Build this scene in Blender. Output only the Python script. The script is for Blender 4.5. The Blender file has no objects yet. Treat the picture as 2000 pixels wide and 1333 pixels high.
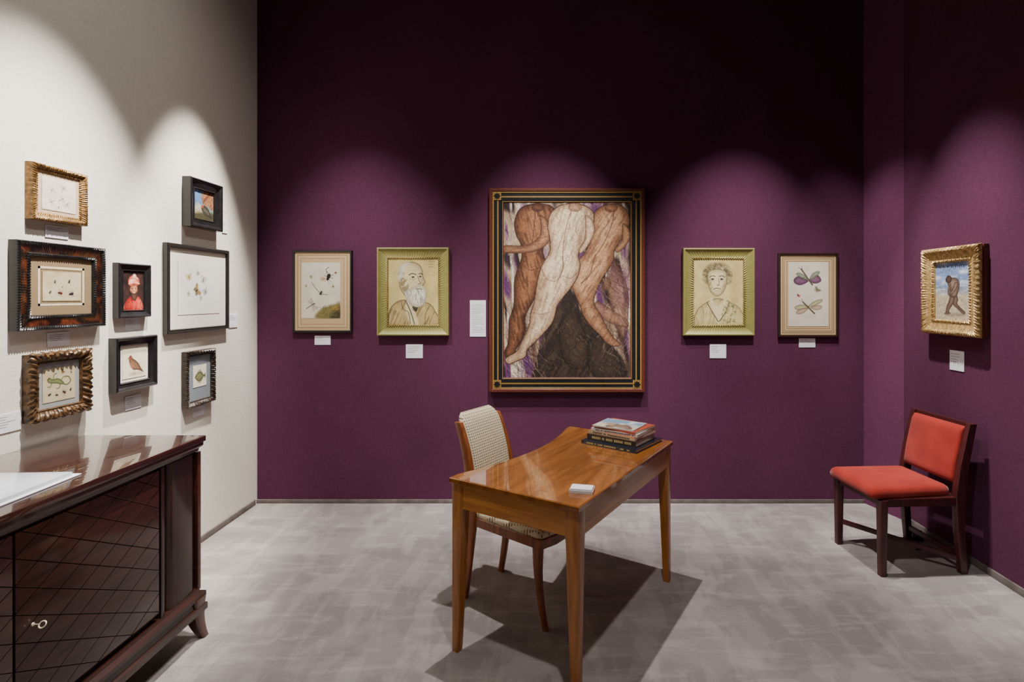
import bpy, bmesh, math, random
import numpy as np
from mathutils import Matrix, Vector
random.seed(4)
scene = bpy.context.scene
COL = scene.collection

F = 1050.0; CX = 1080.0; CY = 580.0; H = 1.55      # survey constants of the photograph
YB = 4.04; XL = -2.223; XR = 2.435; ZC = 4.5

def s2l(c):
    c = np.asarray(c, float) / 255.0
    return np.where(c <= 0.04045, c / 12.92, ((c + 0.055) / 1.055) ** 2.4)
def rgb(*c):
    v = s2l(c); return (float(v[0]), float(v[1]), float(v[2]), 1.0)

# ------------------------------------------------------------------ materials
def base_mat(name):
    m = bpy.data.materials.new(name); m.use_nodes = True
    return m, m.node_tree, m.node_tree.nodes['Principled BSDF']
def plain(name, c, rough=0.6, metal=0.0, coat=0.0, spec=0.5):
    m, t, b = base_mat(name)
    b.inputs['Roughness'].default_value = rough
    b.inputs['Metallic'].default_value = metal
    b.inputs['Coat Weight'].default_value = coat
    b.inputs['Coat Roughness'].default_value = 0.06
    b.inputs['Specular IOR Level'].default_value = spec
    n = t.nodes.new('ShaderNodeTexNoise'); n.inputs['Scale'].default_value = 60
    tc = t.nodes.new('ShaderNodeTexCoord'); t.links.new(tc.outputs['Object'], n.inputs['Vector'])
    mx = t.nodes.new('ShaderNodeMix'); mx.data_type = 'RGBA'
    k = rgb(*c)
    mx.inputs[6].default_value = (k[0]*.88, k[1]*.88, k[2]*.88, 1); mx.inputs[7].default_value = (k[0]*1.1, k[1]*1.1, k[2]*1.1, 1)
    t.links.new(n.outputs['Fac'], mx.inputs[0]); t.links.new(mx.outputs[2], b.inputs['Base Color'])
    return m
def noisy(name, c1, c2, scale=(1,1,1), nscale=5, detail=6, rough=0.6, coat=0.0, coatr=0.05, bump=0.0, bscale=None, metal=0.0, lo=.3, hi=.7, dist=0.0, sheen=0.0, spec=.5):
    m, t, b = base_mat(name)
    tc = t.nodes.new('ShaderNodeTexCoord'); mp = t.nodes.new('ShaderNodeMapping')
    mp.inputs['Scale'].default_value = scale
    t.links.new(tc.outputs['Object'], mp.inputs['Vector'])
    n = t.nodes.new('ShaderNodeTexNoise'); n.inputs['Scale'].default_value = nscale; n.inputs['Detail'].default_value = detail
    n.inputs['Distortion'].default_value = dist
    t.links.new(mp.outputs[0], n.inputs['Vector'])
    cr = t.nodes.new('ShaderNodeValToRGB')
    cr.color_ramp.elements[0].position = lo; cr.color_ramp.elements[1].position = hi
    cr.color_ramp.elements[0].color = rgb(*c1); cr.color_ramp.elements[1].color = rgb(*c2)
    t.links.new(n.outputs['Fac'], cr.inputs[0]); t.links.new(cr.outputs[0], b.inputs['Base Color'])
    b.inputs['Roughness'].default_value = rough; b.inputs['Metallic'].default_value = metal
    b.inputs['Coat Weight'].default_value = coat; b.inputs['Coat Roughness'].default_value = coatr
    b.inputs['Sheen Weight'].default_value = sheen; b.inputs['Specular IOR Level'].default_value = spec
    if bump:
        n2 = t.nodes.new('ShaderNodeTexNoise'); n2.inputs['Scale'].default_value = bscale or 200; n2.inputs['Detail'].default_value = 3
        t.links.new(tc.outputs['Object'], n2.inputs['Vector'])
        bp = t.nodes.new('ShaderNodeBump'); bp.inputs['Strength'].default_value = bump; bp.inputs['Distance'].default_value = 0.003
        t.links.new(n2.outputs['Fac'], bp.inputs['Height']); t.links.new(bp.outputs[0], b.inputs['Normal'])
    return m
def linen(name, c1, c2):
    m, t, b = base_mat(name)
    tc = t.nodes.new('ShaderNodeTexCoord')
    outs = []
    for sc in ((25, 25, 400), (400, 400, 12), (1.2, 1.2, 1.0)):
        mp = t.nodes.new('ShaderNodeMapping'); mp.inputs['Scale'].default_value = sc
        t.links.new(tc.outputs['Object'], mp.inputs['Vector'])
        n = t.nodes.new('ShaderNodeTexNoise'); n.inputs['Scale'].default_value = 1; n.inputs['Detail'].default_value = 3
        t.links.new(mp.outputs[0], n.inputs['Vector']); outs.append(n.outputs['Fac'])
    a = t.nodes.new('ShaderNodeMath'); a.operation = 'ADD'; t.links.new(outs[0], a.inputs[0]); t.links.new(outs[1], a.inputs[1])
    a2 = t.nodes.new('ShaderNodeMath'); a2.operation = 'ADD'; t.links.new(a.outputs[0], a2.inputs[0]); t.links.new(outs[2], a2.inputs[1])
    mr = t.nodes.new('ShaderNodeMapRange'); mr.inputs['From Min'].default_value = 1.1; mr.inputs['From Max'].default_value = 1.9
    t.links.new(a2.outputs[0], mr.inputs['Value'])
    mx = t.nodes.new('ShaderNodeMix'); mx.data_type = 'RGBA'; mx.inputs[6].default_value = rgb(*c1); mx.inputs[7].default_value = rgb(*c2)
    t.links.new(mr.outputs[0], mx.inputs[0]); t.links.new(mx.outputs[2], b.inputs['Base Color'])
    bp = t.nodes.new('ShaderNodeBump'); bp.inputs['Strength'].default_value = .4; bp.inputs['Distance'].default_value = .002
    t.links.new(a.outputs[0], bp.inputs['Height']); t.links.new(bp.outputs[0], b.inputs['Normal'])
    b.inputs['Roughness'].default_value = .95; b.inputs['Specular IOR Level'].default_value = .12
    return m

M_cream = linen('cream_linen', (214,208,196), (232,226,214))
M_purple = linen('plum_linen', (70,37,56), (94,51,75))
M_purple_lit = linen('plum_linen_lit', (84,45,68), (108,60,88))  # plum linen lightened: the corner strip's brighter light is put into its colour
M_ceil = plain('ceiling_dark', (30,26,28), .9)
def carpet():
    m, t, b = base_mat('grey_suede_carpet')
    tc = t.nodes.new('ShaderNodeTexCoord')
    def nz(sc, ns, det, dist=0, rot=0):
        mp = t.nodes.new('ShaderNodeMapping'); mp.inputs['Scale'].default_value = sc; mp.inputs['Rotation'].default_value = (0,0,rot)
        t.links.new(tc.outputs['Object'], mp.inputs['Vector'])
        n = t.nodes.new('ShaderNodeTexNoise'); n.inputs['Scale'].default_value = ns; n.inputs['Detail'].default_value = det; n.inputs['Distortion'].default_value = dist
        n.inputs['Roughness'].default_value = .62
        t.links.new(mp.outputs[0], n.inputs['Vector']); return n.outputs['Fac']
    def step(v, lo, hi):
        r = t.nodes.new('ShaderNodeMapRange'); r.interpolation_type = 'SMOOTHSTEP'; r.inputs['From Min'].default_value = lo; r.inputs['From Max'].default_value = hi; t.links.new(v, r.inputs['Value']); return r.outputs[0]
    big = step(nz((1,1.5,1), 1.8, 8, .4, .5), .45, .56); sm = step(nz((3.2,1,1), 2.4, 10, .3, -.7), .48, .57); st = step(nz((1,5,1), 2.6, 10, .3, .3), .52, .60); fine = nz((1,1,1), 180, 3)
    acc = None
    for v, k in ((big, .24), (sm, .22), (st, .22), (fine, .42)):
        y = t.nodes.new('ShaderNodeMath'); y.operation = 'MULTIPLY_ADD'; t.links.new(v, y.inputs[0]); y.inputs[1].default_value = k
        if acc is None: y.inputs[2].default_value = 0
        else: t.links.new(acc, y.inputs[2])
        acc = y.outputs[0]
    cr = t.nodes.new('ShaderNodeValToRGB'); e = cr.color_ramp.elements
    e[0].position = .1; e[0].color = rgb(118,111,108); e[1].position = .95; e[1].color = rgb(158,150,146)
    t.links.new(acc, cr.inputs[0]); t.links.new(cr.outputs[0], b.inputs['Base Color'])
    b.inputs['Roughness'].default_value = 1; b.inputs['Specular IOR Level'].default_value = .1; b.inputs['Sheen Weight'].default_value = .15
    bp = t.nodes.new('ShaderNodeBump'); bp.inputs['Strength'].default_value = .4; bp.inputs['Distance'].default_value = .004
    t.links.new(acc, bp.inputs['Height']); t.links.new(bp.outputs[0], b.inputs['Normal'])
    return m
M_carpet = carpet()
M_baseb = noisy('baseboard_stone', (84,76,72), (116,106,100), nscale=14, rough=.7)
M_honey = noisy('honey_veneer', (152,92,30), (194,128,52), scale=(4,4,40), nscale=1.2, detail=5, rough=.34, coat=.5, coatr=.1, dist=.4)
M_honeytop = noisy('honey_table_top', (110,60,16), (156,94,34), scale=(3,22,3), nscale=1.2, detail=6, rough=.2, coat=1.0, coatr=.02, dist=.5)
M_honeyleg = noisy('honey_leg_wood', (142,84,28), (184,118,50), scale=(30,30,3), nscale=1.5, detail=5, rough=.34, coat=.4, coatr=.12)
M_chairwood = noisy('chair_walnut', (112,58,24), (154,88,42), scale=(30,30,4), nscale=1.5, detail=5, rough=.38, coat=.3, coatr=.15)
M_maroon = noisy('maroon_wood', (50,14,14), (78,26,24), scale=(30,30,4), nscale=1.5, rough=.45, coat=.2, coatr=.15)
M_redvelvet = noisy('red_velvet', (132,32,24), (158,48,36), nscale=5, detail=5, rough=.85, bump=.15, bscale=300, sheen=.15, spec=.15)
M_rosev = noisy('rosewood_vertical', (24,11,8), (48,22,15), scale=(40,40,3), nscale=1.3, detail=7, rough=.35, coat=.6, coatr=.08, dist=.6)
M_rose = noisy('rosewood_gloss', (28,12,8), (54,24,16), scale=(40,3,40), nscale=1.3, detail=7, rough=.35, coat=.6, coatr=.08, dist=.6)
M_rosetop = noisy('rosewood_top', (36,16,12), (62,30,22), scale=(40,3,40), nscale=1.2, detail=6, rough=.25, coat=1.0, coatr=.03)
M_roseedge = noisy('rosewood_moulding', (52,24,15), (80,38,24), scale=(40,3,40), nscale=1.2, detail=6, rough=.35, coat=.6)
M_brass = plain('pale_brass', (226,214,180), .4, .4)
M_white = plain('white_card', (230,230,234), .7)
M_ink = plain('grey_print', (140,138,140), .8)
M_black = noisy('ebonised_wood', (12,11,13), (26,24,26), nscale=30, rough=.38, coat=.3, coatr=.15)
M_blackthin = plain('black_frame', (20,18,19), .4)
M_tort = noisy('tortoiseshell', (18,9,7), (84,38,20), nscale=22, detail=4, rough=.25, coat=.7, lo=.46, hi=.68)
M_gold = noisy('old_gold', (84,58,28), (158,118,62), nscale=60, detail=4, rough=.45, metal=.3, bump=.2, bscale=160)
M_goldbright = noisy('gilded_frame', (140,108,58), (210,178,118), nscale=60, detail=4, rough=.42, metal=.3, bump=.2, bscale=180)
M_goldline = plain('gold_band', (156,122,62), .45, .3)
M_bronzecarve = noisy('carved_bronze_wood', (34,24,16), (112,80,46), nscale=50, detail=4, rough=.4, metal=.2, bump=.3, bscale=120)
M_darkcarve = noisy('carved_dark_wood', (26,19,16), (66,50,40), nscale=50, detail=4, rough=.45, bump=.3, bscale=120)
M_bigwood = noisy('redbrown_frame', (70,30,20), (104,50,34), scale=(8,8,8), nscale=10, rough=.4, coat=.2)
M_olive = noisy('olive_frame', (136,131,68), (148,142,78), nscale=30, rough=.5, metal=.1)
M_olivegold = plain('beaded_lip', (158,142,80), .45, .3)
M_brownthin = plain('dark_brown_frame', (42,24,19), .4, coat=.3)
M_mattan = plain('tan_mat', (188,160,118), .85)
M_matcream = plain('cream_mat', (214,200,168), .85)
M_matpale = plain('pale_mat', (222,216,202), .85)
M_matwhite = plain('white_mat', (234,230,222), .85)
M_matgrey = plain('grey_mat', (146,146,146), .85)
M_matblue = plain('bluegrey_mat', (120,126,134), .85)
M_matbrown = plain('brown_mat', (134,112,82), .85)
M_matpink = plain('pinkish_mat', (196,170,140), .85)
M_line = plain('mat_line', (112,84,50), .8)
M_navy = plain('navy_cover', (16,26,42), .3, coat=.4)
M_paper = plain('paper_block', (214,206,188), .8)
M_plastic = plain('black_plastic', (16,16,18), .5)

def art_mat():
    m, t, b = base_mat('drawn_artwork')
    a = t.nodes.new('ShaderNodeAttribute'); a.attribute_name = 'Col'
    t.links.new(a.outputs['Color'], b.inputs['Base Color'])
    b.inputs['Roughness'].default_value = .7; b.inputs['Specular IOR Level'].default_value = .2
    return m
M_art = art_mat()
def dotted(name, ax, ay):
    m, t, b = base_mat(name)
    tc = t.nodes.new('ShaderNodeTexCoord'); sp = t.nodes.new('ShaderNodeSeparateXYZ'); t.links.new(tc.outputs['Object'], sp.inputs[0])
    def s(o, k):
        x = t.nodes.new('ShaderNodeMath'); x.operation = 'MULTIPLY'; t.links.new(sp.outputs[o], x.inputs[0]); x.inputs[1].default_value = k
        y = t.nodes.new('ShaderNodeMath'); y.operation = 'SINE'; t.links.new(x.outputs[0], y.inputs[0]); return y.outputs[0]
    mx = t.nodes.new('ShaderNodeMath'); mx.operation = 'MINIMUM'
    t.links.new(s(ax, 2*math.pi/.016), mx.inputs[0]); t.links.new(s(ay, 2*math.pi/.013), mx.inputs[1])
    cr = t.nodes.new('ShaderNodeValToRGB'); e = cr.color_ramp.elements
    e[0].position = .25; e[0].color = rgb(212,198,166); e[1].position = .5; e[1].color = rgb(104,84,62)
    t.links.new(mx.outputs[0], cr.inputs[0]); t.links.new(cr.outputs[0], b.inputs['Base Color'])
    bp = t.nodes.new('ShaderNodeBump'); bp.inputs['Strength'].default_value = .4; bp.inputs['Distance'].default_value = .002; bp.invert = True
    t.links.new(mx.outputs[0], bp.inputs['Height']); t.links.new(bp.outputs[0], b.inputs['Normal'])
    b.inputs['Roughness'].default_value = .8
    return m
M_dotback = dotted('cream_dotted_fabric_back', 1, 2)
M_dotseat = dotted('cream_dotted_fabric_seat', 0, 1)
def door_mat():
    m, t, b = base_mat('rosewood_diamond_marquetry')
    tc = t.nodes.new('ShaderNodeTexCoord')
    mp = t.nodes.new('ShaderNodeMapping'); mp.inputs['Scale'].default_value = (40,3,40); t.links.new(tc.outputs['Object'], mp.inputs['Vector'])
    n = t.nodes.new('ShaderNodeTexNoise'); n.inputs['Scale'].default_value = 1.4; n.inputs['Detail'].default_value = 7; t.links.new(mp.outputs[0], n.inputs['Vector'])
    cr = t.nodes.new('ShaderNodeValToRGB'); e = cr.color_ramp.elements
    e[0].position = .3; e[0].color = rgb(30,13,8); e[1].position = .7; e[1].color = rgb(58,27,17)
    t.links.new(n.outputs['Fac'], cr.inputs[0])
    sp = t.nodes.new('ShaderNodeSeparateXYZ'); t.links.new(tc.outputs['Object'], sp.inputs[0])
    def M(op, a, b_=None):
        x = t.nodes.new('ShaderNodeMath'); x.operation = op
        for i, v in enumerate((a, b_)):
            if v is None: continue
            if isinstance(v, float): x.inputs[i].default_value = v
            else: t.links.new(v, x.inputs[i])
        return x.outputs[0]
    y = M('MULTIPLY', sp.outputs[1], 1/.15); z = M('MULTIPLY', sp.outputs[2], 1/.085)
    def tri(v): return M('ABSOLUTE', M('SUBTRACT', M('FRACT', v), .5))
    d = M('MAXIMUM', tri(M('ADD', y, z)), tri(M('SUBTRACT', y, z)))
    g = t.nodes.new('ShaderNodeMapRange'); g.inputs['From Min'].default_value = .474; g.inputs['From Max'].default_value = .49
    t.links.new(d, g.inputs['Value'])
    g2 = t.nodes.new('ShaderNodeMapRange'); g2.inputs['From Min'].default_value = .46; g2.inputs['From Max'].default_value = .5
    t.links.new(d, g2.inputs['Value'])
    mx = t.nodes.new('ShaderNodeMix'); mx.data_type = 'RGBA'; t.links.new(g.outputs[0], mx.inputs[0])
    t.links.new(cr.outputs[0], mx.inputs[6]); mx.inputs[7].default_value = rgb(10,5,4)
    t.links.new(mx.outputs[2], b.inputs['Base Color'])
    inv = M('SUBTRACT', 1.0, g.outputs[0]); cw = M('MULTIPLY', inv, .6)
    t.links.new(cw, b.inputs['Coat Weight']); t.links.new(M('MULTIPLY', inv, .4), b.inputs['Specular IOR Level'])
    bp = t.nodes.new('ShaderNodeBump'); bp.inputs['Strength'].default_value = .35; bp.inputs['Distance'].default_value = .0015; bp.invert = True
    t.links.new(g2.outputs[0], bp.inputs['Height']); t.links.new(bp.outputs[0], b.inputs['Coat Normal'])
    b.inputs['Roughness'].default_value = .35; b.inputs['Coat Roughness'].default_value = .1
    return m
M_door = door_mat()

# ------------------------------------------------------------------ mesh helpers
def link(name, me, parent=None, mats=(), sharp=35, label=None):
    for m in mats: me.materials.append(m)
    o = bpy.data.objects.new(name, me); COL.objects.link(o)
    if parent: o.parent = parent
    if sharp is not None:
        me.shade_smooth(); me.set_sharp_from_angle(angle=math.radians(sharp))
    if label: o['label'] = label
    return o
def root(name, loc, rotz=0.0, label='', category='', group=None, mat=None):
    o = bpy.data.objects.new(name, None); COL.objects.link(o); o.empty_display_size = .05
    if mat is not None: o.matrix_world = mat
    else: o.location = loc; o.rotation_euler = (0, 0, rotz)
    o['label'] = label; o['category'] = category
    if group: o['group'] = group
    return o
def bm_out(bm, name, parent, mats, sharp=35, label=None):
    bmesh.ops.recalc_face_normals(bm, faces=bm.faces)
    me = bpy.data.meshes.new(name); bm.to_mesh(me); bm.free()
    return link(name, me, parent, mats, sharp, label)
def add_box(bm, c, s, rot=None, mi=0):
    r = bmesh.ops.create_cube(bm, size=1)
    M = Matrix.Translation(c) @ (rot if rot else Matrix.Identity(4)) @ Matrix.Diagonal((s[0], s[1], s[2], 1))
    bmesh.ops.transform(bm, matrix=M, verts=r['verts'])
    for f in set(f for v in r['verts'] for f in v.link_faces): f.material_index = mi
    return r['verts']
def box(name, c, s, mat, parent=None, bev=.002, seg=2, label=None):
    bm = bmesh.new(); add_box(bm, c, s)
    if bev: bmesh.ops.bevel(bm, geom=bm.edges[:], offset=bev, segments=seg, affect='EDGES', profile=.6)
    return bm_out(bm, name, parent, [mat], label=label)
def rring(hx, hy, r, n=3):
    r = min(r, hx*.98, hy*.98); pts = []
    for (sx, sy, a0) in ((1,1,0), (-1,1,90), (-1,-1,180), (1,-1,270)):
        for i in range(n+1):
            a = math.radians(a0 + 90*i/n)
            pts.append((sx*(hx-r) + r*math.cos(a), sy*(hy-r) + r*math.sin(a)))
    return pts
def rings_mesh(bm, rings, cap=True, mi=0):
    vs = [[bm.verts.new(p) for p in r] for r in rings]; n = len(rings[0])
    for a, b in zip(vs, vs[1:]):
        for i in range(n):
            f = bm.faces.new((a[i], a[(i+1)%n], b[(i+1)%n], b[i])); f.material_index = mi
    if cap:
        bm.faces.new(vs[0][::-1]).material_index = mi; bm.faces.new(vs[-1]).material_index = mi
def loft(name, secs, mat, parent=None, rad=.3, label=None, sharp=40):
    bm = bmesh.new(); rs = []
    for (x, y, z, hx, hy) in secs:
        rs.append([(x+px, y+py, z) for px, py in rring(hx, hy, rad*min(hx, hy))])
    rings_mesh(bm, rs)
    return bm_out(bm, name, parent, [mat], sharp, label)
def bar(name, a, b, w, h, mat, parent, bev=.003):
    a = Vector(a); b = Vector(b); d = b-a
    q = d.to_track_quat('X', 'Z').to_matrix().to_4x4()
    bm = bmesh.new(); add_box(bm, (a+b)/2, (d.length, w, h), q)
    bmesh.ops.bevel(bm, geom=bm.edges[:], offset=bev, segments=2, affect='EDGES')
    return bm_out(bm, name, parent, [mat])
def stack(name, pts, prof, mat, parent, label=None, sharp=40, scale=False):
    """outline polygon pts, prof list of (inset, z)"""
    P = [Vector(p) for p in pts]; n = len(P); rs = []
    area = sum(P[i].x*P[(i+1)%n].y - P[(i+1)%n].x*P[i].y for i in range(n)); sg = 1 if area > 0 else -1
    cx = (min(p.x for p in P)+max(p.x for p in P))/2; cy = (min(p.y for p in P)+max(p.y for p in P))/2
    hx = max(p.x for p in P)-cx; hy = max(p.y for p in P)-cy
    nrm = []
    for i in range(n):
        e1 = (P[i]-P[i-1]).normalized(); e2 = (P[(i+1)%n]-P[i]).normalized()
        n1 = Vector((-e1.y, e1.x))*sg; n2 = Vector((-e2.y, e2.x))*sg
        v = (n1+n2); v = v/max(v.dot(n1), .35); nrm.append(v)
    for ins, z in prof:
        if scale: rs.append([(cx+(p.x-cx)*(1-ins/hx), cy+(p.y-cy)*(1-ins/hy), z) for p in P])
        else: rs.append([((P[i]+nrm[i]*ins).x, (P[i]+nrm[i]*ins).y, z) for i in range(n)])
    bm = bmesh.new(); rings_mesh(bm, rs)
    return bm_out(bm, name, parent, [mat], sharp, label)
def spline(pts, closed, k=6):
    P = np.array(pts, float); n = len(P); out = []
    rng = range(n) if closed else range(n-1)
    for i in rng:
        if closed: p0, p1, p2, p3 = P[(i-1)%n], P[i], P[(i+1)%n], P[(i+2)%n]
        else: p0, p1, p2, p3 = P[max(i-1,0)], P[i], P[i+1], P[min(i+2,n-1)]
        for j in range(k):
            t = j/k
            out.append(.5*((2*p1)+(-p0+p2)*t+(2*p0-5*p1+4*p2-p3)*t*t+(-p0+3*p1-3*p2+p3)*t**3))
    if not closed: out.append(P[-1])
    return np.array(out)

# ------------------------------------------------------------------ drawn artworks (vertex colour canvases)
class Cv:
    def __init__(s, x0, y0, x1, y1, n, bg):
        s.x0, s.y0, s.x1, s.y1 = x0, y0, x1, y1
        s.W = n; s.H = int(round(n*(y1-y0)/(x1-x0)))
        s.X, s.Y = np.meshgrid(np.linspace(x0, x1, s.W), np.linspace(y0, y1, s.H))
        s.px = (x1-x0)/n
        s.a = np.zeros((s.H, s.W, 3)) + np.array(bg, float)
    def vn(s, scale, seed=0, sx=1, sy=1, ang=0):
        r = np.random.RandomState(seed); g = r.rand(64, 64); a = math.radians(ang)
        X = (s.X-s.x0)*math.cos(a)+(s.Y-s.y0)*math.sin(a); Y = -(s.X-s.x0)*math.sin(a)+(s.Y-s.y0)*math.cos(a)
        u = X/scale*sx; v = Y/scale*sy
        iu = np.floor(u).astype(int); iv = np.floor(v).astype(int); fu = u-iu; fv = v-iv
        fu = fu*fu*(3-2*fu); fv = fv*fv*(3-2*fv)
        G = lambda a, b: g[a % 64, b % 64]
        return (G(iv, iu)*(1-fu)+G(iv, iu+1)*fu)*(1-fv)+(G(iv+1, iu)*(1-fu)+G(iv+1, iu+1)*fu)*fv
    def mix(s, m, c):
        m = np.clip(m, 0, 1)[..., None]; s.a = s.a*(1-m) + np.array(c, float)*m
    def tone(s, amp, scale, seed=0, sx=1, sy=1):
        s.a = np.clip(s.a*(1+amp*(s.vn(scale, seed, sx, sy)-.5)[..., None]*2), 0, 255)
    def sdf(s, P):
        d = np.full(s.X.shape, 1e9); sg = np.ones(s.X.shape); n = len(P)
        for i in range(n):
            ax, ay = P[i]; bx, by = P[(i+1) % n]
            ex, ey = bx-ax, by-ay; wx, wy = s.X-ax, s.Y-ay
            t = np.clip((wx*ex+wy*ey)/(ex*ex+ey*ey+1e-9), 0, 1)
            d = np.minimum(d, (wx-ex*t)**2+(wy-ey*t)**2)
            k = 1 if ey > 0 else -1
            c = ((s.Y >= ay) != (s.Y >= by)) & (ex*wy*k > ey*wx*k)
            sg = np.where(c, -sg, sg)
        return np.sqrt(d)*sg
    def mask(s, pts, soft=None, smooth=True):
        P = spline(pts, True, 4) if smooth else np.array(pts, float)
        soft = soft or s.px*.7
        return np.clip(.5 - s.sdf(P)/(2*soft), 0, 1)
    def poly(s, pts, c, al=1., soft=None, smooth=True, edge=None, ew=1., ea=.8):
        s.mix(s.mask(pts, soft, smooth)*al, c)
        if edge is not None: s.line(list(pts)+[pts[0]], ew, edge, ea, smooth)
    def form(s, pts, lo, hi, wd, al=1., edge=None, ew=1., ea=.6, soft=None):
        """a rounded form: darker towards its contour"""
        d = s.sdf(spline(pts, True, 4)); soft = soft or s.px*.8
        t = (np.clip(-d/wd, 0, 1)**.7)[..., None]
        s.mix(np.clip(.5-d/(2*soft), 0, 1)*al, np.array(lo, float)*(1-t)+np.array(hi, float)*t)
        if edge is not None: s.line(list(pts)+[pts[0]], ew, edge, ea)
    def hatch(s, pts, ang, period, c, al=.5, seed=0, th=.5):
        m = s.mask(pts)
        w = s.vn(period, seed, 1, .12, ang)*.75+s.vn(period*3, seed+1)*.25
        s.mix(m*al*np.clip((w-th)*5, 0, 1), c)
    def line(s, pts, w, c, al=1., smooth=True):
        P = spline(pts, False, 5) if smooth and len(pts) > 2 else np.array(pts, float)
        pad = w+2*s.px
        j0 = max(int((P[:,0].min()-pad-s.x0)/s.px), 0); j1 = min(int((P[:,0].max()+pad-s.x0)/s.px)+2, s.W)
        i0 = max(int((P[:,1].min()-pad-s.y0)/s.px), 0); i1 = min(int((P[:,1].max()+pad-s.y0)/s.px)+2, s.H)
        if j1 <= j0 or i1 <= i0: return
        X = s.X[i0:i1, j0:j1]; Y = s.Y[i0:i1, j0:j1]; d = np.full(X.shape, 1e9)
        for (ax, ay), (bx, by) in zip(P[:-1], P[1:]):
            ex, ey = bx-ax, by-ay; wx, wy = X-ax, Y-ay
            t = np.clip((wx*ex+wy*ey)/(ex*ex+ey*ey+1e-9), 0, 1)
            d = np.minimum(d, (wx-ex*t)**2+(wy-ey*t)**2)
        m = np.clip((w/2 - np.sqrt(d))/s.px + .5, 0, 1)*al*min(1, w/s.px*1.0)
        s.a[i0:i1, j0:j1] = s.a[i0:i1, j0:j1]*(1-m[..., None]) + np.array(c, float)*m[..., None]
    def ell(s, cx, cy, rx, ry, c, al=1., rot=0, soft=None):
        a = math.radians(rot); u = (s.X-cx)*math.cos(a)+(s.Y-cy)*math.sin(a); v = -(s.X-cx)*math.sin(a)+(s.Y-cy)*math.cos(a)
        q = np.sqrt((u/rx)**2+(v/ry)**2); r = min(rx, ry); soft = soft or s.px*.7
        s.mix(np.clip(.5+(1-q)*r/(2*soft), 0, 1)*al, c)
    def scrib(s, x0, y0, x1, y1, n, w, cols, al, length, ang, spread, seed):
        r = np.random.RandomState(seed)
        for _ in range(n):
            x = r.uniform(x0, x1); y = r.uniform(y0, y1); a = math.radians(ang+r.uniform(-spread, spread)); L = length*r.uniform(.4, 1)
            b = r.uniform(-.25, .25)*L
            p = [(x, y), (x+L*.5*math.cos(a)-b*math.sin(a), y+L*.5*math.sin(a)+b*math.cos(a)), (x+L*math.cos(a), y+L*math.sin(a))]
            s.line(p, w*r.uniform(.5, 1.3), cols[r.randint(len(cols))], al*r.uniform(.5, 1))
    def obj(s, name, w, h, z, parent, dx=0, dy=0, label=None):
        W, Hh = s.W, s.H
        xs = np.linspace(-w/2, w/2, W)+dx; ys = np.linspace(h/2, -h/2, Hh)+dy
        X, Y = np.meshgrid(xs, ys)
        co = np.stack([X, Y, np.full(X.shape, z)], -1).reshape(-1, 3)
        idx = np.arange(W*Hh).reshape(Hh, W)
        f = np.stack([idx[1:, :-1], idx[1:, 1:], idx[:-1, 1:], idx[:-1, :-1]], -1).reshape(-1, 4)
        me = bpy.data.meshes.new(name)
        me.vertices.add(len(co)); me.vertices.foreach_set('co', co.ravel().astype(np.float32))
        me.loops.add(f.size); me.loops.foreach_set('vertex_index', f.ravel().astype(np.int32))
        me.polygons.add(len(f)); me.polygons.foreach_set('loop_start', (np.arange(len(f))*4).astype(np.int32))
        me.update(calc_edges=True)
        at = me.color_attributes.new('Col', 'FLOAT_COLOR', 'POINT')
        rgba = np.ones((W*Hh, 4), np.float32); rgba[:, :3] = s2l(np.clip(s.a, 0, 255)).reshape(-1, 3)
        at.data.foreach_set('color', rgba.ravel())
        return link(name, me, parent, [M_art], None, label)

def rotp(pts, x, y, s, a):
    a = math.radians(a); return [(x+s*(p[0]*math.cos(a)-p[1]*math.sin(a)), y+s*(p[0]*math.sin(a)+p[1]*math.cos(a))) for p in pts]
def beetle(c, x, y, s, rot, col, w=.12):
    dk = (35, 28, 26)
    for sx in (-1, 1):
        for k, (yy, ex, ey) in enumerate(((-.45, 1.15, -1.1), (0, 1.35, .1), (.4, 1.1, 1.2))):
            c.line(rotp([(0, yy), (sx*.8, (yy+ey)/2-.15), (sx*ex, ey)], x, y, s, rot), w*s, dk, .9)
        c.line(rotp([(0, -1), (sx*.4, -1.5), (sx*.75, -1.75)], x, y, s, rot), w*s*.7, dk, .9)
    p = rotp([(0, .15)], x, y, s, rot)[0]; c.ell(p[0], p[1], .55*s, .85*s, col, 1, rot)
    p = rotp([(0, -.8)], x, y, s, rot)[0]; c.ell(p[0], p[1], .36*s, .34*s, dk, 1, rot)
    c.line(rotp([(0, -.5), (0, .95)], x, y, s, rot), w*s*.6, (20, 15, 15), .7)
def butterfly(c, x, y, s, rot, wc, wc2, body=(50, 38, 30)):
    for sx in (-1, 1):
        c.poly(rotp([(0, -.2), (sx*.7, -1.), (sx*1.5, -1.1), (sx*1.35, -.3), (sx*.6, .1)], x, y, s, rot), wc, .95, edge=body, ew=.09*s)
        c.poly(rotp([(0, 0), (sx*.7, .05), (sx*1.05, .5), (sx*.7, 1.), (sx*.2, .6)], x, y, s, rot), wc2, .95, edge=body, ew=.08*s)
        c.line(rotp([(0, -.6), (sx*.4, -1.3)], x, y, s, rot), .06*s, body)
    c.ell(x, y, .13*s, .75*s, body, 1, rot)
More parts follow.
